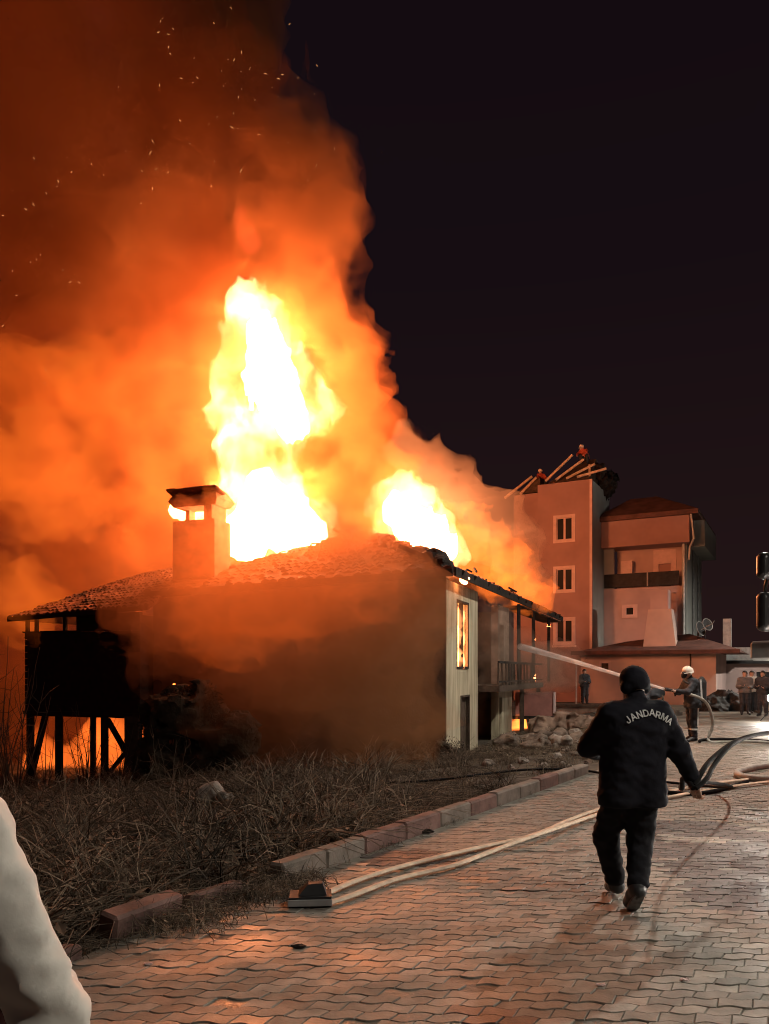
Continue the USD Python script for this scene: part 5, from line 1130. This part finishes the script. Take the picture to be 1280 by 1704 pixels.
# fire on the ground behind the stilts, lighting the yard
GR = [(150, 1255, .9, 0), (110, 1268, .7, 0), (200, 1262, .7, 0), (80, 1258, .6, 0), (190, 1220, .5, 0)]
flame('ground fire glowing behind the stilts of the timber room', [(bl_at(GR, 31.0), gas('burning_gas_ground', (1, .17, .02), .55), .14, D2)], seed=19)

# ------------------------------------------------------------------ smoke
def smoke(name, label, bl, vol, edge, disp, k, seed, pad=1.5):
    solo(name, blobs(bl, edge, disp, k, pad, seed), vol, label, 'smoke', kind='stuff', smooth=True)
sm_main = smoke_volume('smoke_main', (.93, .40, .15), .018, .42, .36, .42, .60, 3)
plume = [(470, 760, 3.0, 0), (545, 805, 1.4, 0), (550, 700, 1.25, .5), (530, 620, 1.5, .5), (480, 540, 1.8, 0), (420, 450, 1.1, 1), (522, 440, .3, 1), (500, 360, 1.7, 0), (470, 285, 1.4, .5), (420, 200, 1.8, 2), (360, 330, 3.4, 2), (300, 470, 4, 2), (250, 620, 4.5, 2), (300, 780, 3.6, 2.5), (200, 800, 3.6, 3),
         (120, 900, 3.6, 3), (60, 740, 4.6, 3), (60, 560, 5, 3), (120, 400, 5, 3), (200, 260, 5, 3), (270, 120, 3.2, 3), (120, 120, 5.5, 4), (-40, 260, 5.5, 4), (-100, 500, 5, 4), (-150, 760, 5, 4), (-60, 950, 4, 4), (10, 1040, 3.2, 4.5), (-140, 1080, 3, 5), (100, 1080, 2.6, 6), (200, 1150, 2.4, 7.5), (60, 1180, 2.4, 6.5),
         (640, 860, 1.5, -.5), (670, 815, .8, .5), (240, -40, 5.0, 5), (20, -80, 6, 5)]
smoke('smoke_plume', 'huge orange-lit smoke plume billowing from the roof to the left', bl_at(plume, 27.0), sm_main, .30, ((3.0, .95, (1, 1, 1)), (1.3, .42, (1, 1, 1))), 1.3, 31)
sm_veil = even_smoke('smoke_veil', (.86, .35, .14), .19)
veil = [(320, 975, 1.3, 1.5), (400, 975, 1.6, 1), (480, 985, 1.7, .5), (560, 990, 1.6, 0), (640, 1000, 1.2, -.3), (350, 1050, 1.5, .3), (440, 1060, 1.8, 0), (540, 1070, 1.8, -.5), (625, 1085, 1.2, -.6), (470, 1150, 1.4, -.6), (570, 1170, 1.4, -.8), (640, 1190, .9, -.9), (270, 1000, .9, 1.5), (500, 925, 1.0, 2), (420, 920, 1.0, 2.5), (340, 910, .8, 3), (600, 930, .7, 1.5), (560, 905, .6, 3.5), (630, 905, .5, 3.0), (690, 925, .4, 2.0), (470, 900, .6, 4)]
smoke('smoke_veil', 'brown smoke rolling down over the dark front wall', bl_at(veil, 19.0), sm_veil, .15, ((1.6, .6, (1, 1, 1)), (.65, .38, (1, 1, 1)), (.3, .15, (1, 1, 1))), .8, 37)
sm_thin = even_smoke('smoke_thin', (.75, .58, .45), .22)
smoke('smoke_wisp', 'thin brown smoke drifting off right of the roof peak', bl_at([(690, 770, .6, 0), (730, 805, .75, 0), (775, 840, .8, .5), (820, 870, .9, 1), (850, 910, .8, 2), (672, 745, .35, 0), (870, 950, .6, 3)], 26.5), sm_thin, .17, ((1.2, .45, (1, 1, 1)), (.5, .2, (1, 1, 1))), .7, 41)
smoke('smoke_wisp', 'pale smoke drifting from the recessed wall over the balcony', bl_at([(815, 1060, .55, 0), (840, 1100, .6, .5), (870, 1110, .7, 1.5), (900, 1110, .8, 3), (930, 1110, .8, 5), (820, 1020, .4, 0), (810, 1140, .4, 0), (862, 1078, .5, 1.5), (835, 1075, .5, 1)], 25.0), sm_thin, .13, ((.9, .3, (1, 1, 1)), (.4, .12, (1, 1, 1))), .5, 43)
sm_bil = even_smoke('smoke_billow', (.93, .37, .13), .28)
DB = ((1.9, .7, (1, 1, 1)), (.8, .42, (1, 1, 1)), (.36, .18, (1, 1, 1)))
smoke('smoke_billow', 'rolling smoke billow bulging at the right edge above the flame column', bl_at([(490, 300, .9, 0), (525, 335, .65, 0), (510, 375, .5, 0), (460, 250, .8, 0), (525, 285, .45, 0), (522, 438, .28, 0), (450, 380, .6, 0)], 25.0), sm_bil, .14, DB, .4, 51)
smoke('smoke_billow', 'dense smoke billows down the right side of the flame column', bl_at([(535, 575, .55, 0), (570, 620, .6, 0), (585, 665, .5, 0), (565, 700, .6, 0), (600, 745, .5, 0), (550, 660, .5, 0), (560, 765, .65, 0), (635, 790, .4, 0), (510, 525, .4, 0), (590, 800, .5, 0)], 24.6), sm_bil, .13, DB, .4, 53)
DS = ((.9, .42, (1, 1, .6)), (.38, .34, (1, 1, .6)), (.18, .13, (1, 1, .7)))
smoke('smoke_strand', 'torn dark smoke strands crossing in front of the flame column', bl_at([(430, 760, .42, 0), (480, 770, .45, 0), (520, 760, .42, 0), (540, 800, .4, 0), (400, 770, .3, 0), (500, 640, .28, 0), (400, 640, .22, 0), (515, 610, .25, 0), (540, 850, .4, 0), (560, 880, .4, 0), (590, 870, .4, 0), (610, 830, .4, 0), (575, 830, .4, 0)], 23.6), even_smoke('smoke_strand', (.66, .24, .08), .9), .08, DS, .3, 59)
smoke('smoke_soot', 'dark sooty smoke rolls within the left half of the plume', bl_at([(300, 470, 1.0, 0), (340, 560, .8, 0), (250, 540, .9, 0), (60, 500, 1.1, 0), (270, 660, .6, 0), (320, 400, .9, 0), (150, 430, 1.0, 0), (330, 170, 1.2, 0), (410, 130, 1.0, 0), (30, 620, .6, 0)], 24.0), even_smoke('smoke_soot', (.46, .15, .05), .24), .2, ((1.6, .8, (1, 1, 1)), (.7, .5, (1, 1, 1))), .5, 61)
# flying sparks: each a short bright streak of burning ash
r = np.random.default_rng(77); sp = []
for _ in range(120):
    c = [(370, 170), (420, 130), (360, 60), (20, 400), (80, 330), (130, 620), (300, 300), (480, 250)][r.integers(8)]
    p = at(c[0] + r.normal(0, 75), c[1] + r.normal(0, 75), r.uniform(17, 20)); d = r.normal(0, 1, 3) * [1, .5, 1]; d /= np.linalg.norm(d); L = r.uniform(.01, .04)
    sp.append(tube([p, p + d * L, p + d * 2 * L + r.normal(0, .01, 3)], [.0015, r.uniform(.0025, .005), .0015], 4, cap=False))
solo('sparks', join(sp), emit('spark', (1.0, .40, .12), 2.2), 'flying sparks in the smoke at the upper left', 'sparks', kind='stuff')
